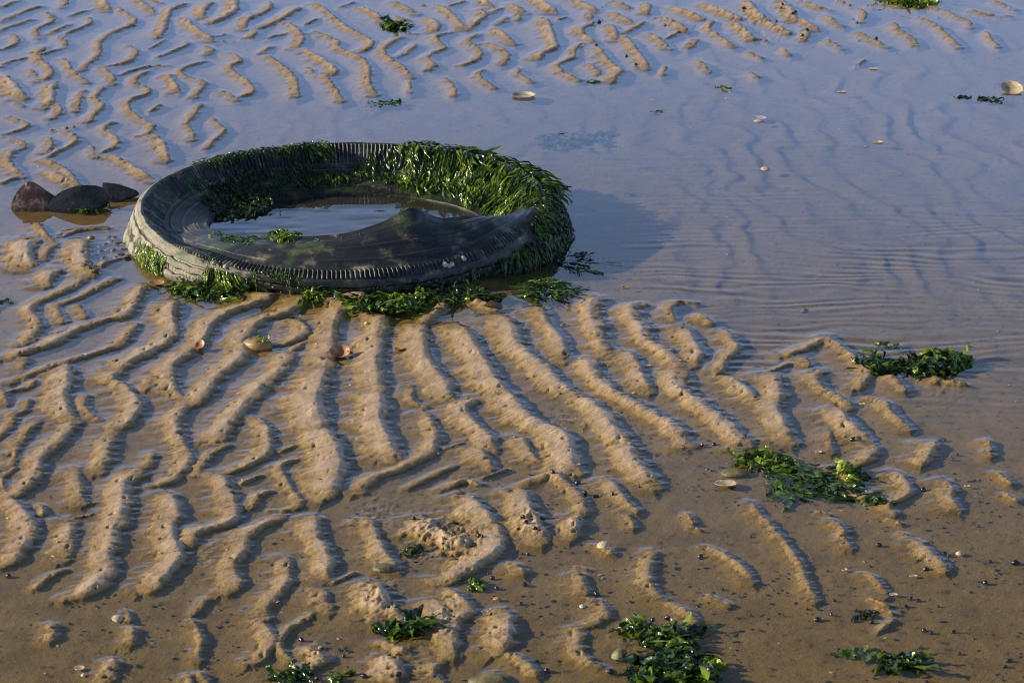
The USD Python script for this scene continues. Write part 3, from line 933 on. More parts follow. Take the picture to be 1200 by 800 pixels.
def ground_weed(seed, cx, cy, rx, ry, n, length, width, height, big, mat, mats_big, name='seaweed_clump', flow=None, arch=0.35, sunk=0.003, **tags):
    """A heap of leaves on the sand at a pixel, with pixel radii."""
    rng = np.random.default_rng(seed)
    c, sc = G(cx, cy), scale_at(cy)
    ax, ay = rx * sc, ry * sc / math.sin(math.atan2(CAM_H, c[1]))
    fr = []
    for k in range(n):
        a, q = rng.uniform(0, 2 * np.pi), math.sqrt(rng.uniform(0, 1))
        px, py = c[0] + ax * q * math.cos(a), c[1] + ay * q * math.sin(a)
        hz = 0.42 * height * (1 - q * q) * rng.uniform(0.05, 1.0)
        root = np.array([px, py, max(sand_z(px, py), -sunk) + 0.0015 + hz])
        fld = noise(np.array([px * 26, py * 14, seed * 1.7]), 62)
        b = 4 * np.pi * fld + rng.normal(0, 0.5) if flow is None else math.radians(flow) + 2.4 * (fld - 0.5) + rng.normal(0, 0.25)
        tilt = rng.uniform(-0.2, 0.22) if height > 0.004 else rng.uniform(-0.05, 0.05)
        nrm = np.array([rng.normal(0, .3), rng.normal(0, .3), 1.0])
        if height <= 0.004:
            nrm[:2] *= 0.3
        nrm /= np.linalg.norm(nrm)
        d = np.array([math.cos(b), math.sin(b), tilt])
        d -= nrm * (d @ nrm) * 0.7
        fr.append(frond(rng, root, d, nrm, length * rng.uniform(0.4, 1.15) * (1.5 if q > 0.8 and k % 4 == 0 else 1.0), width * 0.72 * rng.uniform(0.3, 1.3), 2.0 * (fld - 0.5) + rng.normal(0, 0.5), rng.uniform(0.15, 0.6) * (0.35 if arch < 0.1 else 1.0), twist=0.3 if arch < 0.1 else 0.8, arch=0.45 * arch * rng.uniform(0.2, 1.2)))
    z = max(sand_z(c[0], c[1]), 0)
    return emit(name, fr, min(big, n), mat, mats_big, (c[0], c[1], z), **tags)


def tyre_weed(seed, phi, u, n, length, width, big, mat, mats_big, drape=1.0, arch=0.25, spread=0.5, lift=0.004, name='seaweed_mat', dens=None, lean=0.0, **tags):
    """Leaves hanging on the tyre between two angles (degrees) and two stations."""
    rng = np.random.default_rng(seed)
    fr = []
    m = n * 5
    A, S = np.radians(rng.uniform(*phi, m)), rng.uniform(*u, m)
    if dens is not None:
        ok = noise(np.stack([A * 9, S * 1.3, A * 0 + seed], -1), 61) > dens
        A, S = A[ok], S[ok]
    A, S = A[:n], S[:n]
    Pn, Nn = tyre_point(A, S, detail=False), tyre_normal(A, S)
    comb = noise(np.stack([A * 7, S * 0.8, A * 0 + seed], -1), 63) - 0.5
    wave_ = noise(np.stack([A * 16, S * 2.0, A * 0 + seed], -1), 64) - 0.5
    for a, p, nn, cb, wv in zip(A, Pn, Nn, comb, wave_):
        if nn[2] < -0.2:
            nn = -nn
        down = np.array([0, 0, -1.0]) - nn * -nn[2]
        down /= np.linalg.norm(down) + 1e-9
        tang = np.array([-math.sin(a), math.cos(a), 0])
        d = down * drape * rng.choice([1, 1, 1, 0.5]) + tang * (rng.normal(0, 0.35 * spread) + 2.6 * spread * cb + lean) + rng.normal(0, 0.06, 3)
        d -= nn * (d @ nn) * 0.95
        k = nn + rng.normal(0, 0.22, 3)
        k /= np.linalg.norm(k)
        fr.append(frond(rng, p + nn * rng.uniform(0.0005, lift), d, k, length * rng.uniform(0.6, 1.6), width * 0.7 * rng.uniform(0.35, 1.3), 2.2 * wv + rng.normal(0, 0.25), rng.uniform(0.1, 0.5), arch=0.4 * arch * rng.uniform(0.0, 1.2) + 0.06 * wv, sag=0.22))
    am = math.radians(np.mean(phi))
    c = tyre_point(am, float(np.mean(u)), detail=False)
    return emit(name, fr, min(big, len(fr)), mat, mats_big, c, **tags)


G2, D2, B2 = [W_GREEN, W_DARK], [W_DARK, W_DARK, W_GREEN], [W_GREEN, W_BRIGHT]
# on the tyre
tyre_weed(15, (-6, 76), (2.3, 3.3), 420, .016, .006, 30, [W_GREEN, W_DARK], G2, lift=.004, arch=.2, spread=1.0, label='short green weed along the top edge of the right far rim of the tyre', category='seaweed')
tyre_weed(1, (10, 74), (3.1, 6.7), 2100, .036, .0075, 140, [W_GREEN, W_DARK, W_DARK, W_GREEN, W_BRIGHT], [W_GREEN, W_DARK, W_DARK, W_BRIGHT], lift=.008, spread=.3, lean=-.35, label='thick shiny green seaweed draped over the inside of the right far rim of the tyre', category='seaweed')
tyre_weed(2, (74, 106), (3.0, 6.6), 330, .028, .006, 30, [W_DARK, W_GREEN], G2, lift=.005, dens=.5, spread=.35, label='patchy dark green seaweed hanging inside the far rim left of the thick mat', category='seaweed')
tyre_weed(3, (100, 143), (2.6, 3.9), 380, .016, .005, 30, [W_GREEN, W_DARK], G2, lift=.004, label='low fringe of green seaweed along the top edge of the tyre at its far left', category='seaweed')
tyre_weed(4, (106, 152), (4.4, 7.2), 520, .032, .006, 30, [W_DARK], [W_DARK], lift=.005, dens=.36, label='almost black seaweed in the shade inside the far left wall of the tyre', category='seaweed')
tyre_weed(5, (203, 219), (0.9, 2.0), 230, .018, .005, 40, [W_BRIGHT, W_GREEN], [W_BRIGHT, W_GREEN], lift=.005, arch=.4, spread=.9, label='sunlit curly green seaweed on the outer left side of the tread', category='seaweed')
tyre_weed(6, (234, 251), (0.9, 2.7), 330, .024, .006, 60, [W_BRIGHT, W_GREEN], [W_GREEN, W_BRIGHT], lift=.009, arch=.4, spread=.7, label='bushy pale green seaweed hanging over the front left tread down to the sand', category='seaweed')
tyre_weed(7, (205, 262), (4.0, 5.0), 260, .012, .003, 0, [W_GREEN, W_DARK], G2, lift=.0015, arch=.1, dens=.5, label='thin green film of weed in the ribs of the front left shoulder', category='seaweed')
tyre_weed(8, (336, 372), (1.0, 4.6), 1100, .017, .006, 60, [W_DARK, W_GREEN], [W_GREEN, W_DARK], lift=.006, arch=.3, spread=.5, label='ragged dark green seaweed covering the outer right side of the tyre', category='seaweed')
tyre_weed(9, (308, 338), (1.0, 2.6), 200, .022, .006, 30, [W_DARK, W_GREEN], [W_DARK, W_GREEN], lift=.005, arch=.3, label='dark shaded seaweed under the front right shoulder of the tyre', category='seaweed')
tyre_weed(10, (249, 255), (7.9, 9.0), 90, .018, .006, 14, [W_GREEN, W_BRIGHT], B2, lift=.013, arch=.5, spread=1.2, name='seaweed_tuft', label='round green tuft on the inner edge of the tyre at its front left', category='seaweed')
tyre_weed(11, (226, 240), (6.9, 7.5), 50, .014, .004, 8, [W_GREEN], G2, lift=.003, arch=.3, spread=1.4, name='seaweed_tuft', label='small flat green tuft on the left part of the flat sidewall', category='seaweed')
tyre_weed(12, (205, 246), (8.4, 9.5), 170, .018, .005, 24, [W_DARK, W_GREEN], G2, lift=.004, arch=.3, spread=1.2, label='dark green weed along the inner edge of the tyre beside the pool', category='seaweed')
tyre_weed(13, (40, 100), (6.0, 6.9), 200, .015, .007, 40, [W_DARK, W_GREEN], [W_GREEN, W_DARK, W_BRIGHT], lift=.008, arch=.4, spread=.9, dens=.42, label='clumped shiny weed along the far water line inside the tyre', category='seaweed')
tyre_weed(14, (256, 334), (1.3, 2.9), 420, .026, .006, 40, [W_GREEN, W_DARK], G2, lift=.006, arch=.4, spread=.6, dens=.46, drape=1.4, label='green seaweed fringe low on the tread at the front middle of the tyre', category='seaweed')

# on the sand, nearest the tyre first
WEEDS = [
    (21, 240, 338, 42, 9, 200, .034, .010, .012, 40, [W_GREEN, W_DARK], [W_GREEN, W_BRIGHT], None, 'trailing green seaweed on the sand under the bushy front left of the tyre'),
    (22, 363, 346, 14, 8, 70, .026, .009, .012, 20, [W_BRIGHT, W_GREEN], B2, None, 'small yellow green seaweed tuft in front of the tyre'),
    (23, 455, 357, 40, 13, 230, .036, .011, .016, 60, [W_GREEN, W_DARK], [W_GREEN, W_BRIGHT, W_GREEN], None, 'leafy green seaweed clump on the sand at the front middle of the tyre'),
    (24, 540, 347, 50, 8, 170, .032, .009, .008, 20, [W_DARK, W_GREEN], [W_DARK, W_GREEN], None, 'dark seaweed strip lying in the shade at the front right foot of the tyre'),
    (25, 630, 338, 38, 14, 260, .034, .008, .008, 40, [W_DARK, W_GREEN], [W_GREEN, W_DARK], -40, 'wet green seaweed fanned out on the sand at the right front corner of the tyre'),
    (26, 666, 306, 22, 10, 120, .034, .006, .003, 10, [W_DARK], [W_DARK], 0, 'thin dark strands trailing into the pool from the right side of the tyre'),
    (27, 1042, 430, 28, 9, 170, .030, .012, .008, 26, [W_GREEN, W_DARK], [W_GREEN, W_DARK], None, 'left lobe of dark green seaweed on the sand bar right of the pool'),
    (28, 1100, 427, 40, 13, 320, .034, .013, .013, 60, [W_GREEN, W_DARK], [W_GREEN, W_DARK, W_BRIGHT], None, 'large heap of shiny green seaweed at the right edge of the pool'),
    (29, 1040, 405, 14, 3, 22, .018, .007, .004, 4, [W_GREEN], [W_GREEN], None, 'scraps of green weed just behind the big heap at right'),
    (30, 905, 540, 32, 10, 120, .030, .011, .010, 30, [W_GREEN, W_BRIGHT], [W_BRIGHT, W_GREEN], None, 'bright leafy top end of the flat seaweed sheet below the long right ridges'),
    (31, 938, 562, 50, 20, 190, .046, .012, .002, 50, [W_GREEN, W_DARK], [W_GREEN, W_DARK, W_GREEN], -35, 'flat sheet of overlapping green fronds lying wet on the sand'),
    (32, 985, 556, 12, 7, 30, .026, .010, .006, 8, [W_BRIGHT, W_GREEN], B2, None, 'small yellow green weed on the ridge right of the flat seaweed sheet'),
    (33, 1018, 592, 16, 3, 18, .030, .010, .004, 6, [W_GREEN], [W_GREEN], 10, 'narrow strip of green weed along a small ridge at the lower right'),
    (34, 768, 748, 30, 13, 260, .032, .014, .015, 50, [W_GREEN, W_DARK], [W_GREEN, W_BRIGHT, W_DARK], None, 'upper part of the thick wet green seaweed heap at the bottom edge'),
    (35, 790, 785, 44, 18, 380, .034, .014, .017, 60, [W_GREEN, W_DARK], [W_DARK, W_GREEN, W_BRIGHT], None, 'thick wet green seaweed heap strewn with black winkles, cut by the bottom edge'),
    (36, 462, 741, 24, 8, 60, .036, .014, .012, 24, [W_DARK, W_GREEN], [W_GREEN, W_DARK], None, 'small dark green seaweed clump on a low mound at the bottom middle'),
    (37, 556, 682, 8, 5, 20, .022, .010, .010, 10, [W_GREEN], [W_BRIGHT, W_GREEN], None, 'tiny bright green leaf tuft among black winkles'),
    (38, 475, 643, 8, 5, 18, .020, .008, .003, 4, [W_DARK], [W_DARK], None, 'dull olive weed scrap in a hollow among the rough sand lumps'),
    (39, 1045, 773, 22, 7, 60, .030, .012, .006, 16, [W_DARK, W_GREEN], [W_DARK, W_GREEN], None, 'dark olive weed patch half under water at the bottom right'),
    (40, 1005, 768, 16, 4, 24, .026, .010, .002, 6, [W_GREEN], [W_GREEN], None, 'thin pale weed under water left of the dark olive patch'),
    (41, 1008, 716, 10, 4, 16, .022, .008, .002, 2, [W_DARK], [W_DARK], None, 'faint green weed scrap under water beside a small broken ridge'),
    (42, 345, 795, 24, 8, 60, .020, .010, .008, 10, [W_DARK, W_GREEN], [W_GREEN], None, 'dark weed and shell tangle at the bottom edge left of the middle'),
    (43, 395, 792, 10, 5, 22, .018, .008, .006, 4, [W_GREEN], [W_GREEN], None, 'yellow green weed scrap on a rough lump at the bottom edge'),
    (44, 460, 31, 19, 4, 110, .030, .014, .014, 24, [W_DARK, W_GREEN], [W_DARK, W_GREEN], None, 'dark green seaweed clump among the far ridges'),
    (45, 443, 120, 20, 2.5, 46, .034, .010, .003, 12, [W_DARK, W_GREEN], [W_GREEN, W_DARK], 0, 'flat green weed strip floating in the pool behind the tyre'),
    (46, 690, 97, 10, 1.5, 18, .020, .006, .003, 6, [W_GREEN], [W_GREEN], 0, 'small green weed strip at the foot of the far ridges'),
    (47, 842, 103, 9, 2, 16, .018, .007, .004, 8, [W_GREEN], [W_BRIGHT, W_GREEN], None, 'small yellow green weed sprig standing out of the far pool'),
    (48, 773, 131, 7, 3, 10, .016, .008, .003, 4, [W_GREEN], [W_GREEN], None, 'pair of tiny green sprigs at the water surface behind the tyre to the right'),
    (49, 1124, 115, 5, 2, 10, .022, .008, .003, 2, [W_DARK], [W_DARK], None, 'tiny dark weed scrap left of the pale shell at the far right'),
    (50, 1152, 116, 12, 3, 22, .028, .009, .003, 4, [W_DARK], [W_DARK, W_GREEN], 0, 'dark weed strip in the water just left of the pale shell at the far right'),
    (51, 1060, 1, 30, 7, 170, .042, .012, .012, 30, [W_GREEN, W_BRIGHT], [W_GREEN, W_BRIGHT], None, 'green weed covering a sand mound at the top edge'),
    (52, 2, 356, 8, 4, 24, .020, .008, .004, 6, [W_GREEN], [W_GREEN], None, 'scrap of green weed at the left edge'),
    (53, 105, 245, 26, 5, 70, .020, .007, .008, 12, [W_GREEN, W_DARK], [W_DARK, W_GREEN], None, 'weed caught along the foot of the two black shards'),
    (54, 283, 246, 40, 13, 300, .026, .010, .005, 16, [W_DARK], [W_DARK], None, 'black weed lying in the shaded left side of the pool inside the tyre'),
    (55, 322, 283, 14, 3, 50, .022, .009, .012, 12, [W_GREEN], B2, None, 'green weed rising from the pool at the inner front edge of the tyre'),
]
for s_, cx, cy, rx, ry, n, ln, wd, hg, big, mt, mb, flow, lab in WEEDS:
    ground_weed(s_, cx, cy, rx, ry, n, ln, wd, hg, big, mt, mb, flow=flow, sunk=-.008 if s_ in (54, 55) else .003, arch=.06 if s_ in (25, 26, 31, 40, 45) else .35, name='seaweed_clump' if n >= 60 else 'seaweed_scrap', label=lab, category='seaweed')
# a broad patch of weed drowned in the far pool
ground_weed(60, 655, 156, 34, 6, 90, .060, .016, .002, 20, [W_DARK, W_GREEN], [W_DARK, W_GREEN], flow=-10, arch=.03, sunk=.03, name='seaweed_clump', label='drowned dull green weed spread under the water behind the tyre', category='seaweed')
bw = [(566, 358), (575, 354), (588, 355), (589, 359), (578, 361), (566, 360)]
pts = np.array([G(x, y, 0.004) for x, y in bw])
pts[:, 2] = 0.004 + 0.004 * np.sin(np.arange(6) * 1.7)
sheet_v = np.concatenate([[pts.mean(0) + [0, 0, .005]], pts])
obj('brown_seaweed', (sheet_v, np.array([(0, i + 1, (i + 1) % 6 + 1) for i in range(6)])[:, ::-1]), W_BROWN, label='amber brown blade of weed at the water edge in front of the tyre', category='seaweed')

# ---------------------------------------------------------------- shards, pebbles, shells, winkles
STONE = plain('brown_shard_look', [(0.3, (0.03, 0.02, 0.016)), (0.5, (0.06, 0.038, 0.03)), (0.62, (0.16, 0.13, 0.11)), (0.8, (0.06, 0.035, 0.027))], 55, 0.22, 0.6, 150, 0.004)
BLACK = plain('black_shard_look', [(0.3, (0.012, 0.015, 0.02)), (0.6, (0.025, 0.03, 0.038)), (0.8, (0.07, 0.075, 0.07))], 60, 0.18, 0.5, 160, 0.004)
PEBBLE = plain('orange_pebble_look', [(0.3, (0.30, 0.12, 0.03)), (0.44, (0.34, 0.18, 0.05)), (0.52, (0.20, 0.16, 0.06)), (0.75, (0.12, 0.125, 0.035))], 45, 0.4, 0.4)
GREENP = plain('mossy_pebble_look', [(0.3, (0.05, 0.055, 0.02)), (0.5, (0.12, 0.11, 0.045)), (0.7, (0.24, 0.20, 0.10))], 70, 0.5, 0.6)
WINKLE = plain('winkle_look', [(0.3, (0.010, 0.010, 0.011)), (0.55, (0.022, 0.021, 0.022)), (0.75, (0.055, 0.05, 0.045))], 260, 0.22, 0.3, 700, 0.0006)
LIMPET = plain('limpet_look', [(0.3, (0.10, 0.085, 0.06)), (0.5, (0.24, 0.20, 0.14)), (0.7, (0.42, 0.37, 0.28))], 150, 0.5, 0.5, 500, 0.001)
PALE = plain('pale_shell_look', [(0.3, (0.26, 0.20, 0.11)), (0.5, (0.46, 0.39, 0.26)), (0.75, (0.66, 0.60, 0.46))], 90, 0.4, 0.3)
ORANGE = plain('orange_shell_look', [(0.3, (0.22, 0.10, 0.045)), (0.55, (0.40, 0.20, 0.09)), (0.75, (0.55, 0.36, 0.2))], 120, 0.4, 0.3)
LUMP = plain('lump_look', [(0.3, (0.05, 0.035, 0.018)), (0.5, (0.12, 0.08, 0.04)), (0.7, (0.22, 0.15, 0.08))], 120, 0.6, 0.6, 500, 0.0015)


def blob(seed, r, flat=(1, 1, 1), rough=0.18, sub=2, freq=1.6):
    m = trimesh.creation.icosphere(sub, 1.0)
    v = np.array(m.vertices)
    v *= (1 + rough * 2 * (fbm(v * freq + seed * 7.3, 3, seed) - 0.5))[:, None]
    return v * r * np.asarray(flat), np.array(m.faces)


def shard(name, pix, lean, thick, bend, mat, label, edge=None, category='shard'):
    """A curved broken plate that stands in the sand: its outline is cut on a plane leaning back from its foot."""
    foot = G(pix[0][0], pix[0][1], 0.0)
    n = np.array([0.0, -math.cos(math.radians(lean)), math.sin(math.radians(lean))])
    pl = []
    for x, y in pix:
        d = ray(x, y)
        t = (n @ (foot - np.array([0, 0, CAM_H]))) / (n @ d)
        pl.append(np.array([0, 0, CAM_H]) + d * t)
    pl = np.array(pl)
    e1, e2 = np.array([1.0, 0, 0]), np.cross(n, [1.0, 0, 0])
    c = pl.mean(0)
    q = np.stack([(pl - c) @ e1, (pl - c) @ e2], 1)
    q = chaikin(np.vstack([q, q[:1]]), 1)
    from shapely.geometry import Polygon, Point
    from shapely import affinity
    poly = Polygon(q).buffer(0)
    v2, f2 = trimesh.creation.triangulate_polygon(poly, engine='earcut')
    m = trimesh.creation.extrude_polygon(poly, thick, engine='earcut')
    for _ in range(3):
        m = m.subdivide()
    v = np.array(m.vertices)
    w = np.ptp(v[:, 0]) / 2
    h = thick * 0.5
    dep = v[:, 2] - thick + bend * ((v[:, 0] / w) ** 2) + 0.004 * (fbm(np.c_[v[:, :2] * 40, v[:, 2:] * 0], 3, 77) - 0.5)
    out = np.outer(v[:, 0], e1) + np.outer(v[:, 1], e2) + np.outer(dep, n)
    loc = c.copy()
    t = thing(name, loc, label=label, category=category)
    obj('plate', trimesh.Trimesh(out, m.faces, process=True), mat, t.GetPath(), smooth=28)
    return t


shard('broken_shard', [(12, 244), (13, 236), (19, 224), (28, 215), (36, 212), (46, 217), (56, 224), (66, 230), (64, 238), (57, 246), (40, 252), (22, 252)], 38, .012, -.004, STONE,
      'dark brown curved shard with a pale left edge, in the water left of the tyre')
shard('broken_shard', [(57, 246), (56, 238), (62, 230), (76, 221), (96, 217), (118, 217), (124, 225), (130, 231), (118, 242), (104, 249), (92, 255), (74, 250)], 40, .009, -.005, BLACK,
      'wide blue black curved plate lying between the brown shard and the tyre')
shard('broken_shard', [(126, 233), (117, 213), (130, 214), (146, 218), (164, 224), (158, 229), (146, 233), (134, 238)], 40, .008, -.002, BLACK,
      'small black pointed plate touching the left side of the tyre, with a pale upright edge')


def pebble(px, py, rpx, flat, mat, label, name='pebble', seed=1, rotz=0, sink=0.35, category='pebble', rough=0.16, group=None):
    sc = scale_at(py)
    c = G(px, py, 0.004)
    r = rpx * sc
    z = max(sand_z(c[0], c[1]), -0.004)
    t = thing(name, (c[0], c[1], z + r * flat[2] * (1 - 2 * sink)), rotz, label=label, category=category, group=group)
    obj('stone', blob(seed, r, flat, rough), mat, t.GetPath())
    return t


pb = pebble(302, 403, 19, (1, .75, .5), PEBBLE, 'smooth orange pebble with a green algae cap in front of the tyre', seed=3, rotz=-25, sink=.3)
pp = pb.GetPath()
rg = np.random.default_rng(5)
tuft = [frond(rg, np.array([rg.uniform(-.004, .018), rg.uniform(-.008, .008), .0085]), np.append(rg.normal(0, 1, 2), .4), np.array([0, 0, 1.0]), .007, .003, .4, .2, seg=3) for _ in range(26)]
obj('algae_tuft', join(tuft), W_BRIGHT, pp, kind='stuff')
pebble(580, 800, 30, (1, .5, .35), GREENP, 'flat mossy stone with fine ridges, half cut by the bottom edge', seed=9, sink=.4, category='stone', name='flat_stone')
pebble(861, 551, 17, (1, .8, .25), GREENP, 'pale flat stone furred with green weed, left of the flat seaweed sheet', seed=12, sink=.3, category='stone', name='flat_stone')
pebble(450, 664, 13, (1, .9, .35), GREENP, 'olive crusted stone at the lower end of a short ridge, bottom middle', seed=14, sink=.4, category='stone', name='flat_stone')
pebble(660, 377, 4, (1, .8, .7), LUMP, 'tiny brown pebble alone in a wet trough right of the tyre', seed=15)
pebble(943, 360, 5, (1, .7, .6), LUMP, 'tiny brown pebble alone in the rippled water right of the middle', seed=16)
pebble(107, 276, 5, (1, .8, .8), PEBBLE, 'small yellow brown pebble at the water edge below the shards', seed=17)


# winkles: a turned shell with a pointed spire, a groove for each whorl and the lip of the opening
def winkle_shell():
    prof = np.array([(0.0, -.98), (.30, -.92), (.62, -.70), (.83, -.35), (.90, .0), (.84, .24), (.74, .34), (.73, .40), (.70, .55), (.58, .66), (.53, .71), (.50, .82), (.38, .94), (.33, .99), (.22, 1.15), (0.0, 1.32)])
    a = np.linspace(0, 2 * np.pi, 15)[:-1]
    v = np.array([[r * math.cos(x), r * math.sin(x), z + 0.08 * math.sin(x)] for r, z in prof for x in a])
    n = len(a)
    f = []
    for i in range(len(prof) - 1):
        for j in range(n):
            k = (j + 1) % n
            f += [(i * n + j, i * n + k, (i + 1) * n + k), (i * n + j, (i + 1) * n + k, (i + 1) * n + j)]
    R = trimesh.transformations.rotation_matrix(math.radians(68), [0, 1, 0])[:3, :3]
    return trimesh.Trimesh(v @ R.T, f, process=True)


def lip_ring():
    m = trimesh.creation.torus(0.42, 0.13, major_sections=14, minor_sections=6)
    m.apply_transform(trimesh.transformations.rotation_matrix(1.1, [1, 0, 0]))
    m.apply_translation([-.35, -.62, -.1])
    return m


kind_ = stage.CreateClassPrim('/World/Looks/winkle_kind')
usdkit.mesh(stage, '/World/Looks/winkle_kind/shell', winkle_shell(), WINKLE, smooth=50)
usdkit.mesh(stage, '/World/Looks/winkle_kind/lip', lip_ring(), WINKLE, smooth=True)

WINK = [
    ('small black winkle on the rough sand lumps at the bottom middle', 'winkles on the rough lumps',
     [(485, 610, 6), (532, 613, 5), (561, 630, 6), (565, 632, 4), (613, 612, 6), (617, 618, 6), (627, 624, 6), (635, 607, 5), (536, 613, 4), (619, 647, 5), (611, 612, 4), (637, 606, 4), (612, 646, 4)]),
    ('small black winkle lying wet beside the tiny bright green tuft', 'winkles by the bright tuft', [(569, 667, 6), (577, 675, 7), (582, 686, 7), (554, 689, 7), (615, 682, 8), (610, 704, 6), (572, 669, 4)]),
    ('black winkle at the upper end of the right long ridges, on wet sand', 'winkles below the long ridges',
     [(648, 557, 6), (677, 564, 7), (686, 577, 6), (697, 580, 6), (700, 580, 5), (718, 581, 5), (749, 570, 3), (823, 520, 5), (837, 519, 6)]),
    ('black winkle on bare wet sand left of the bottom seaweed heap', 'winkles left of the bottom heap', [(700, 694, 8), (745, 726, 5), (629, 772, 7), (641, 783, 9), (715, 786, 9), (575, 721, 4)]),
    ('black winkle sitting on the seaweed heap at the bottom edge', 'winkles on the bottom heap', [(737, 746, 7), (797, 747, 8), (782, 733, 8), (740, 792, 9), (832, 794, 11), (806, 792, 9), (765, 735, 6), (792, 752, 6), (812, 772, 7)]),
    ('black winkle on the sand at the bottom left of the middle', 'winkles at the bottom left', [(353, 747, 8), (403, 766, 6), (412, 787, 7), (427, 793, 8), (467, 793, 8), (365, 787, 7), (372, 793, 6), (10, 672, 8)]),
    ('dark winkle under thin water at the lower right', 'winkles at the lower right',
     [(880, 625, 4), (821, 650, 8), (884, 667, 4), (847, 687, 4), (999, 516, 7), (1082, 572, 8), (1030, 636, 8), (1085, 666, 7), (1155, 680, 8), (1190, 657, 10), (1142, 559, 4), (1122, 529, 5), (1107, 512, 6),
      (958, 723, 9), (1021, 726, 7), (1067, 698, 6), (1076, 700, 6), (1062, 707, 6), (1083, 735, 7), (1091, 738, 6), (978, 700, 5), (974, 717, 5), (1107, 645, 7), (1112, 648, 6), (1116, 535, 5), (1160, 654, 6),
      (1120, 558, 4), (1132, 585, 4), (1138, 690, 4), (1100, 707, 4), (1075, 655, 4), (1117, 737, 6), (1182, 771, 7), (1178, 777, 6), (1124, 762, 6), (1095, 798, 5), (1086, 795, 5), (970, 665, 4), (946, 710, 4), (1020, 660, 4), (1147, 612, 4)]),
    ('black winkle on the far sand bars at the top right', 'winkles on the far bars',
     [(702, 25, 5), (706, 5, 4), (710, 4, 4), (779, 29, 4), (814, 29, 5), (824, 17, 4), (872, 11, 5), (734, 65, 5), (745, 76, 4), (915, 11, 4), (932, 17, 5), (954, 27, 4), (964, 29, 4), (972, 41, 5), (984, 15, 4), (1000, 21, 4),
      (1004, 26, 4), (1025, 17, 5), (1024, 8, 5), (1007, 46, 4), (1027, 45, 4), (1109, 30, 4), (1051, 59, 4), (966, 36, 5), (910, 24, 4), (904, 17, 3), (992, 27, 3), (946, 38, 5), (940, 44, 5), (706, 22, 4), (695, 27, 3), (699, 53, 4), (917, 8, 4), (929, 19, 5), (1100, 18, 4), (1117, 12, 4), (793, 6, 4), (800, 8, 4)]),
]
rw = np.random.default_rng(8)
for lab, grp, spots in WINK:
    for px, py, w in spots:
        sc = scale_at(py)
        c = G(px, py, 0.002)
        r = 0.5 * w * sc * 0.95
        z = sand_z(c[0], c[1]) + r * 0.45
        if grp == 'winkles on the bottom heap':
            z = max(z, 0) + 0.013
        x = UsdGeom.Xform.Define(stage, numbered('/World', 'winkle'))
        x.AddTranslateOp().Set(Gf.Vec3d(float(c[0]), float(c[1]), float(z)))
        x.AddRotateXYZOp().Set(Gf.Vec3f(rw.uniform(-25, 25), rw.uniform(-25, 25), rw.uniform(0, 360)))
        x.AddScaleOp().Set(Gf.Vec3f(r, r, r))
        x.GetPrim().GetReferences().AddInternalReference('/World/Looks/winkle_kind')
        x.GetPrim().SetInstanceable(True)
        tag(x.GetPrim(), lab, 'winkle', grp)


# limpets and barnacles that grew on the tyre are parts of it
def limpet(seed, r):
    rr = np.random.default_rng(seed)
    a = np.linspace(0, 2 * np.pi, 13)[:-1]
    v = [(0.12, 0, .62)]
    for q, z in ((.35, .5), (.72, .24), (1.0, 0), (.95, -.08)):
        for x in a:
            k = q * (1 + .08 * math.cos(x * 6) + rr.normal(0, .04))
            v.append((k * math.cos(x), k * math.sin(x), z))
    n = len(a)
    f = [(0, 1 + j, 1 + (j + 1) % n) for j in range(n)]
    for i in range(3):
        for j in range(n):
            b, k = 1 + i * n, (j + 1) % n
            f += [(b + j, b + n + j, b + n + k), (b + j, b + n + k, b + k)]
    return np.array(v) * r, np.array(f)


rl_ = np.random.default_rng(3)


def on_tyre(deg, u, r, seed):
    a = math.radians(deg)
    p, n = tyre_point(a, u, detail=False), tyre_normal(a, u)
    if n[2] < -0.3 or n @ (p - np.array([*TC, 0])) < 0 and u < 3:
        n = -n
    v, f = limpet(seed, r)
    R = trimesh.geometry.align_vectors([0, 0, 1], n)[:3, :3]
    return v @ R.T + p + n * r * 0.05, f


for k in range(34):
    d_ = rl_.uniform(243, 276)
    obj('barnacle', on_tyre(d_, rl_.uniform(0.85, 1.6), rl_.uniform(.0032, .0062), 100 + k), LIMPET, T_)
for k, (d_, u_, r_) in enumerate([(300.5, 4.6, .006), (302.5, 4.45, .005), (306.5, 4.75, .0055), (301.5, 4.3, .0045), (196, 5.5, .006), (199, 6.1, .005), (185, 4.8, .0035), (212, 7.4, .004), (217, 7.0, .0045), (240, 3.4, .0065), (236, 3.3, .005), (203, 6.6, .0035)]):
    obj('barnacle', on_tyre(d_, u_, r_, 200 + k), LIMPET if k > 3 else PALE, T_)
crust = []
for k in range(420):
    d_ = rl_.choice([rl_.uniform(238, 330), rl_.uniform(205, 240)])
    crust.append(on_tyre(d_, rl_.uniform(0.7, 2.1), rl_.uniform(.0008, .002), 300 + k % 40))
obj('barnacle_crust', join(crust), LIMPET, T_, kind='stuff')

# brown lumps and mussels between the shards and the tyre
rm = np.random.default_rng(4)
for k, (px, py) in enumerate([(130, 280), (138, 283), (124, 284), (145, 290), (133, 291), (118, 292), (113, 297), (122, 299), (141, 296), (136, 299), (146, 284), (128, 275), (110, 289), (126, 290), (150, 300), (116, 286), (134, 276), (139, 290), (104, 316), (112, 318), (98, 314)]):
    c, sc = G(px, py, .003), scale_at(py)
    r = rm.uniform(3.0, 4.6) * sc
    z = max(sand_z(c[0], c[1]), -.004) + r * .12
    t = thing('sand_lump', (c[0], c[1], z), rm.uniform(0, 180), label='brown wet lump in the patch just left of the tyre', category='lump', group='brown lumps left of the tyre')
    obj('lump', blob(40 + k, r, (1.35, .9, .6), .5, 2, 2.4), LUMP, t.GetPath())


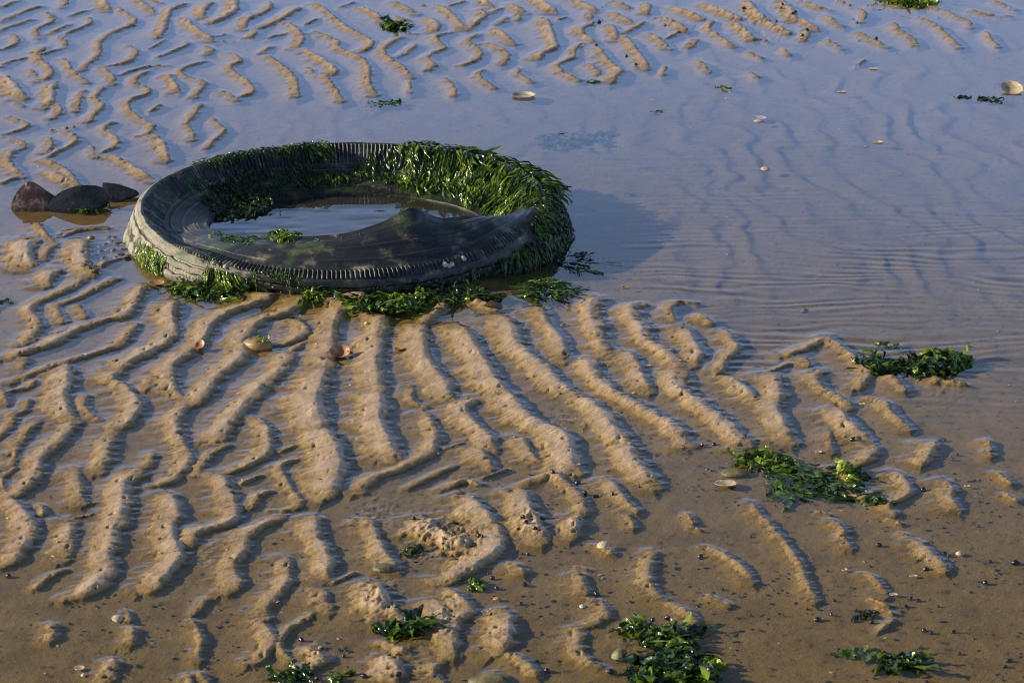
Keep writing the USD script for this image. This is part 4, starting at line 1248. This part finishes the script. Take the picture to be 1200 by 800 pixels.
# shells: thin cupped valves with growth rings
def valve(rx, ry, depth, thick=0.0012, open_up=True, frac=1.0, ribs=0, seed=0):
    """A bivalve half: an oval cup, hinge side narrower, with a real thickness."""
    nr, na = 8, 28
    rr = np.random.default_rng(seed)
    edge = 1 + 0.04 * rr.normal(0, 1, na)
    v = []
    for off in (0, -1):
        for i in range(nr + 1):
            q = i / nr
            for j in range(na):
                x = 2 * np.pi * j / na
                k = q * (1 - 0.12 * math.cos(x)) * (edge[j] if i == nr else 1)
                ring = 0.02 * depth * math.sin(q * 26)
                z = depth * (q ** 2) + ring + (0 if ribs == 0 else 0.03 * depth * q * math.cos(ribs * x)) + off * thick * (1.1 - 0.5 * q)
                v.append((rx * k * math.cos(x), ry * k * math.sin(x), z))
    f = []
    s = (nr + 1) * na
    for b, fl in ((0, 0), (s, 1)):
        for i in range(nr):
            for j in range(na):
                k = (j + 1) % na
                t = [(b + i * na + j, b + (i + 1) * na + j, b + (i + 1) * na + k), (b + i * na + j, b + (i + 1) * na + k, b + i * na + k)]
                f += [y[::-1] for y in t] if fl else t
    for j in range(na):
        k = (j + 1) % na
        a, b2, c, d = nr * na + j, nr * na + k, s + nr * na + k, s + nr * na + j
        f += [(a, c, b2), (a, d, c)]
    v = np.array(v)
    if not open_up:
        v = v * [1, -1, -1] + [0, 0, depth]
    return v, np.array(f)


def shell(px, py, rpx, asp, dep, mat, label, up=True, tilt=(0, 0), rotz=0, lift=0.0, name='shell', seed=0):
    sc = scale_at(py)
    c = G(px, py, max(0.002, lift))
    z = max(sand_z(c[0], c[1]) + .001, lift)
    x = UsdGeom.Xform.Define(stage, numbered('/World', name))
    x.AddTranslateOp().Set(Gf.Vec3d(float(c[0]), float(c[1]), float(z)))
    x.AddRotateXYZOp().Set(Gf.Vec3f(tilt[0], tilt[1], rotz))
    tag(x.GetPrim(), label, 'shell')
    obj('valve', valve(rpx * sc, rpx * sc * asp, rpx * sc * dep, open_up=up, seed=seed), mat, x.GetPrim().GetPath())


shell(615, 112, 14, 1.05, .32, PALE, 'large white oval shell lying hollow side up in the pool behind the tyre', lift=-.004, seed=1)
shell(1187, 106, 13, 1.3, .3, PALE, 'cream shell standing open in the water at the far right edge', tilt=(14, 0), lift=.002, seed=2)
shell(890, 136, 9, 1.0, .3, PALE, 'drowned pale ring shaped shell in the far pool', lift=-.006, seed=3)
shell(890, 141, 6, .8, .25, PALE, 'small white shell just below the drowned ring shaped one', up=False, seed=4)
shell(898, 197, 6, 1.3, .3, PALE, 'single cream oval shell in the open pool right of the tyre', up=False, seed=5)
shell(1030, 166, 6, .9, .2, PALE, 'thin white shell sliver in the open pool at right', seed=6)
shell(707, 638, 7, 1.0, .3, PALE, 'pale yellow shell poking from a small sand heap near the middle bottom', up=False, tilt=(12, -15), lift=.004, seed=7)
shell(463, 707, 6, 1.6, .35, GREENP, 'pale green shell beside a short ridge at the bottom middle', up=False, seed=8)
shell(139, 724, 7, 1.5, .4, PALE, 'cream shell fragment at the foot of a small sand bump, bottom left', up=False, tilt=(0, 14), seed=9)
shell(94, 781, 6, 1.0, .2, PALE, 'white shell flake on the sand in the bottom left corner', seed=10)
shell(98, 789, 3, 1.3, .3, PALE, 'tiny white shell chip under the flake in the bottom left corner', up=False, seed=11)
shell(1024, 80, 5, .9, .2, PALE, 'thin white flake left of a small far sand tip', seed=12)
shell(987, 107, 5, .8, .2, PALE, 'thin white flake in the pool at upper right', seed=13)
shell(207, 371, 6, 1.0, .4, ORANGE, 'orange and white shell splinter in a trough below the left front of the tyre', tilt=(20, 20), lift=.002, seed=14)
shell(236, 407, 6, 1.2, .5, ORANGE, 'bright orange shell splinter at the end of a ridge left of the pebble', tilt=(25, -20), lift=.003, seed=15)
shell(400, 415, 12, .9, .45, ORANGE, 'wide brown orange shell half standing in a trough in front of the tyre', tilt=(24, 0), lift=.003, seed=16)
shell(410, 414, 4, 1.0, .5, ORANGE, 'little salmon shell chip at the right tip of the wide brown shell', tilt=(0, 25), lift=.004, seed=17)
shell(468, 410, 6, .7, .3, ORANGE, 'thin orange shell sliver on the flank of a long ridge', lift=.002, seed=18)
shell(430, 381, 3, 1.2, .5, PALE, 'tiny cream chip on a ridge just in front of the tyre', up=False, seed=19)
shell(583, 700, 5, .8, .3, ORANGE, 'orange flake on wet sand right of the bright green tuft', up=False, seed=20)
shell(683, 709, 3.5, 1.4, .5, PALE, 'cream chip on a curved ridge left of the bottom seaweed heap', up=False, seed=21)
shell(185, 332, 9, 1.2, .25, ORANGE, 'flat tan shell piece in the brown water at the left foot of the tyre', lift=.001, seed=22)
shell(727, 766, 10, 1.0, .6, GREENP, 'greenish white limpet shell at the left side of the bottom seaweed heap', up=False, tilt=(10, -20), lift=.004, seed=23)
shell(852, 567, 13, .8, .2, PALE, 'cream broken shell edge under the furred flat stone', lift=.001, seed=24)
shell(1071, 673, 5, .6, .2, PALE, 'long white sliver on the sand at lower right, above a row of dark specks', seed=25)
shell(1048, 695, 5, .7, .25, PALE, 'white shell chip right of a small broken ridge at lower right', seed=26)
shell(1125, 647, 4.5, 1.2, .4, PALE, 'round yellowish shell chip on the wet sand at lower right', up=False, seed=27)
shell(1134, 568, 3.5, .8, .3, PALE, 'small white chip near the right edge above the lower right corner', seed=28)
shell(990, 666, 3.5, 1.0, .4, PALE, 'brownish white chip between two small ridges at lower right', seed=29)
shell(1000, 580, 5, .7, .25, PALE, 'pinkish pale flake right of the flat seaweed sheet', seed=30)
shell(960, 529, 4, .8, .3, PALE, 'pale flake left of a small sand hump at the right', seed=31)
shell(1011, 472, 3.5, .9, .3, PALE, 'white chip between two short ridges right of the middle', seed=32)
shell(760, 427, 3, .8, .3, PALE, 'white chip in the shadowed trough beside a short hooked ridge', seed=33)
shell(733, 336, 4, .8, .3, ORANGE, 'tiny orange shell bits at the edge of the tyre shadow', seed=34)

# fine shell grit and dark flecks strewn over the whole flat
rgk = np.random.default_rng(17)
for nm, mat, cnt, lab in (('shell_grit', PALE, 170, 'fine pale shell chips strewn over the sand'), ('dark_flecks', WINKLE, 520, 'fine dark flecks of debris strewn over the wet sand')):
    parts = []
    while len(parts) < cnt:
        px, py = rgk.uniform(0, 1200), rgk.uniform(110, 800)
        if nm == 'dark_flecks' and (px < 560 and py < 600 or noise(np.array([px / 90, py / 45, 3.0]), 71) < 0.45 or py < 380):
            continue
        c = G(px, py)
        if nm == 'dark_flecks' and sand_z(c[0], c[1]) > -0.001:
            continue
        if math.hypot(c[0] - TC[0], c[1] - TC[1]) < 0.4:
            continue
        r = rgk.uniform(.0010, .0026) * (1.0 if nm == 'shell_grit' else 1.25)
        v, f = blob(int(rgk.integers(1e5)) % 50, r, (rgk.uniform(.8, 2.0), .8, .35), .3, 1)
        b = rgk.uniform(0, 3.1)
        R = np.array([[math.cos(b), -math.sin(b), 0], [math.sin(b), math.cos(b), 0], [0, 0, 1]])
        parts.append((v @ R.T + [c[0], c[1], sand_z(c[0], c[1]) + r * .15], f))
    obj(nm, join(parts), mat, kind='stuff', label=lab, category='debris')

# dark floor added inside the tyre so its pool shows reflections, not sand
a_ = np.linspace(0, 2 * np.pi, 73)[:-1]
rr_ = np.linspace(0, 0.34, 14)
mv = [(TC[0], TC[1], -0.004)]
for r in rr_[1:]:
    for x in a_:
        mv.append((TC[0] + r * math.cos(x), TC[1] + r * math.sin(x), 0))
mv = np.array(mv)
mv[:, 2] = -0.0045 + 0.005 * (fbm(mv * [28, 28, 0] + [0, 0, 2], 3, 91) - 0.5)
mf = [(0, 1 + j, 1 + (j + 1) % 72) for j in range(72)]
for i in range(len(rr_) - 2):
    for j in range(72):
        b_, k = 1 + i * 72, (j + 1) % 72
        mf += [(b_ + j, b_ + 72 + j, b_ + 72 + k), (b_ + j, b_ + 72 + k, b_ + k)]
obj('dark_pool_floor', (mv, np.array(mf)), plain('dark_floor_look', [(0.3, (0.018, 0.016, 0.013)), (0.6, (0.04, 0.035, 0.026)), (0.8, (0.075, 0.062, 0.04))], 40, 0.6, 0.4), kind='structure', label='dark sheet added under the pool inside the tyre')
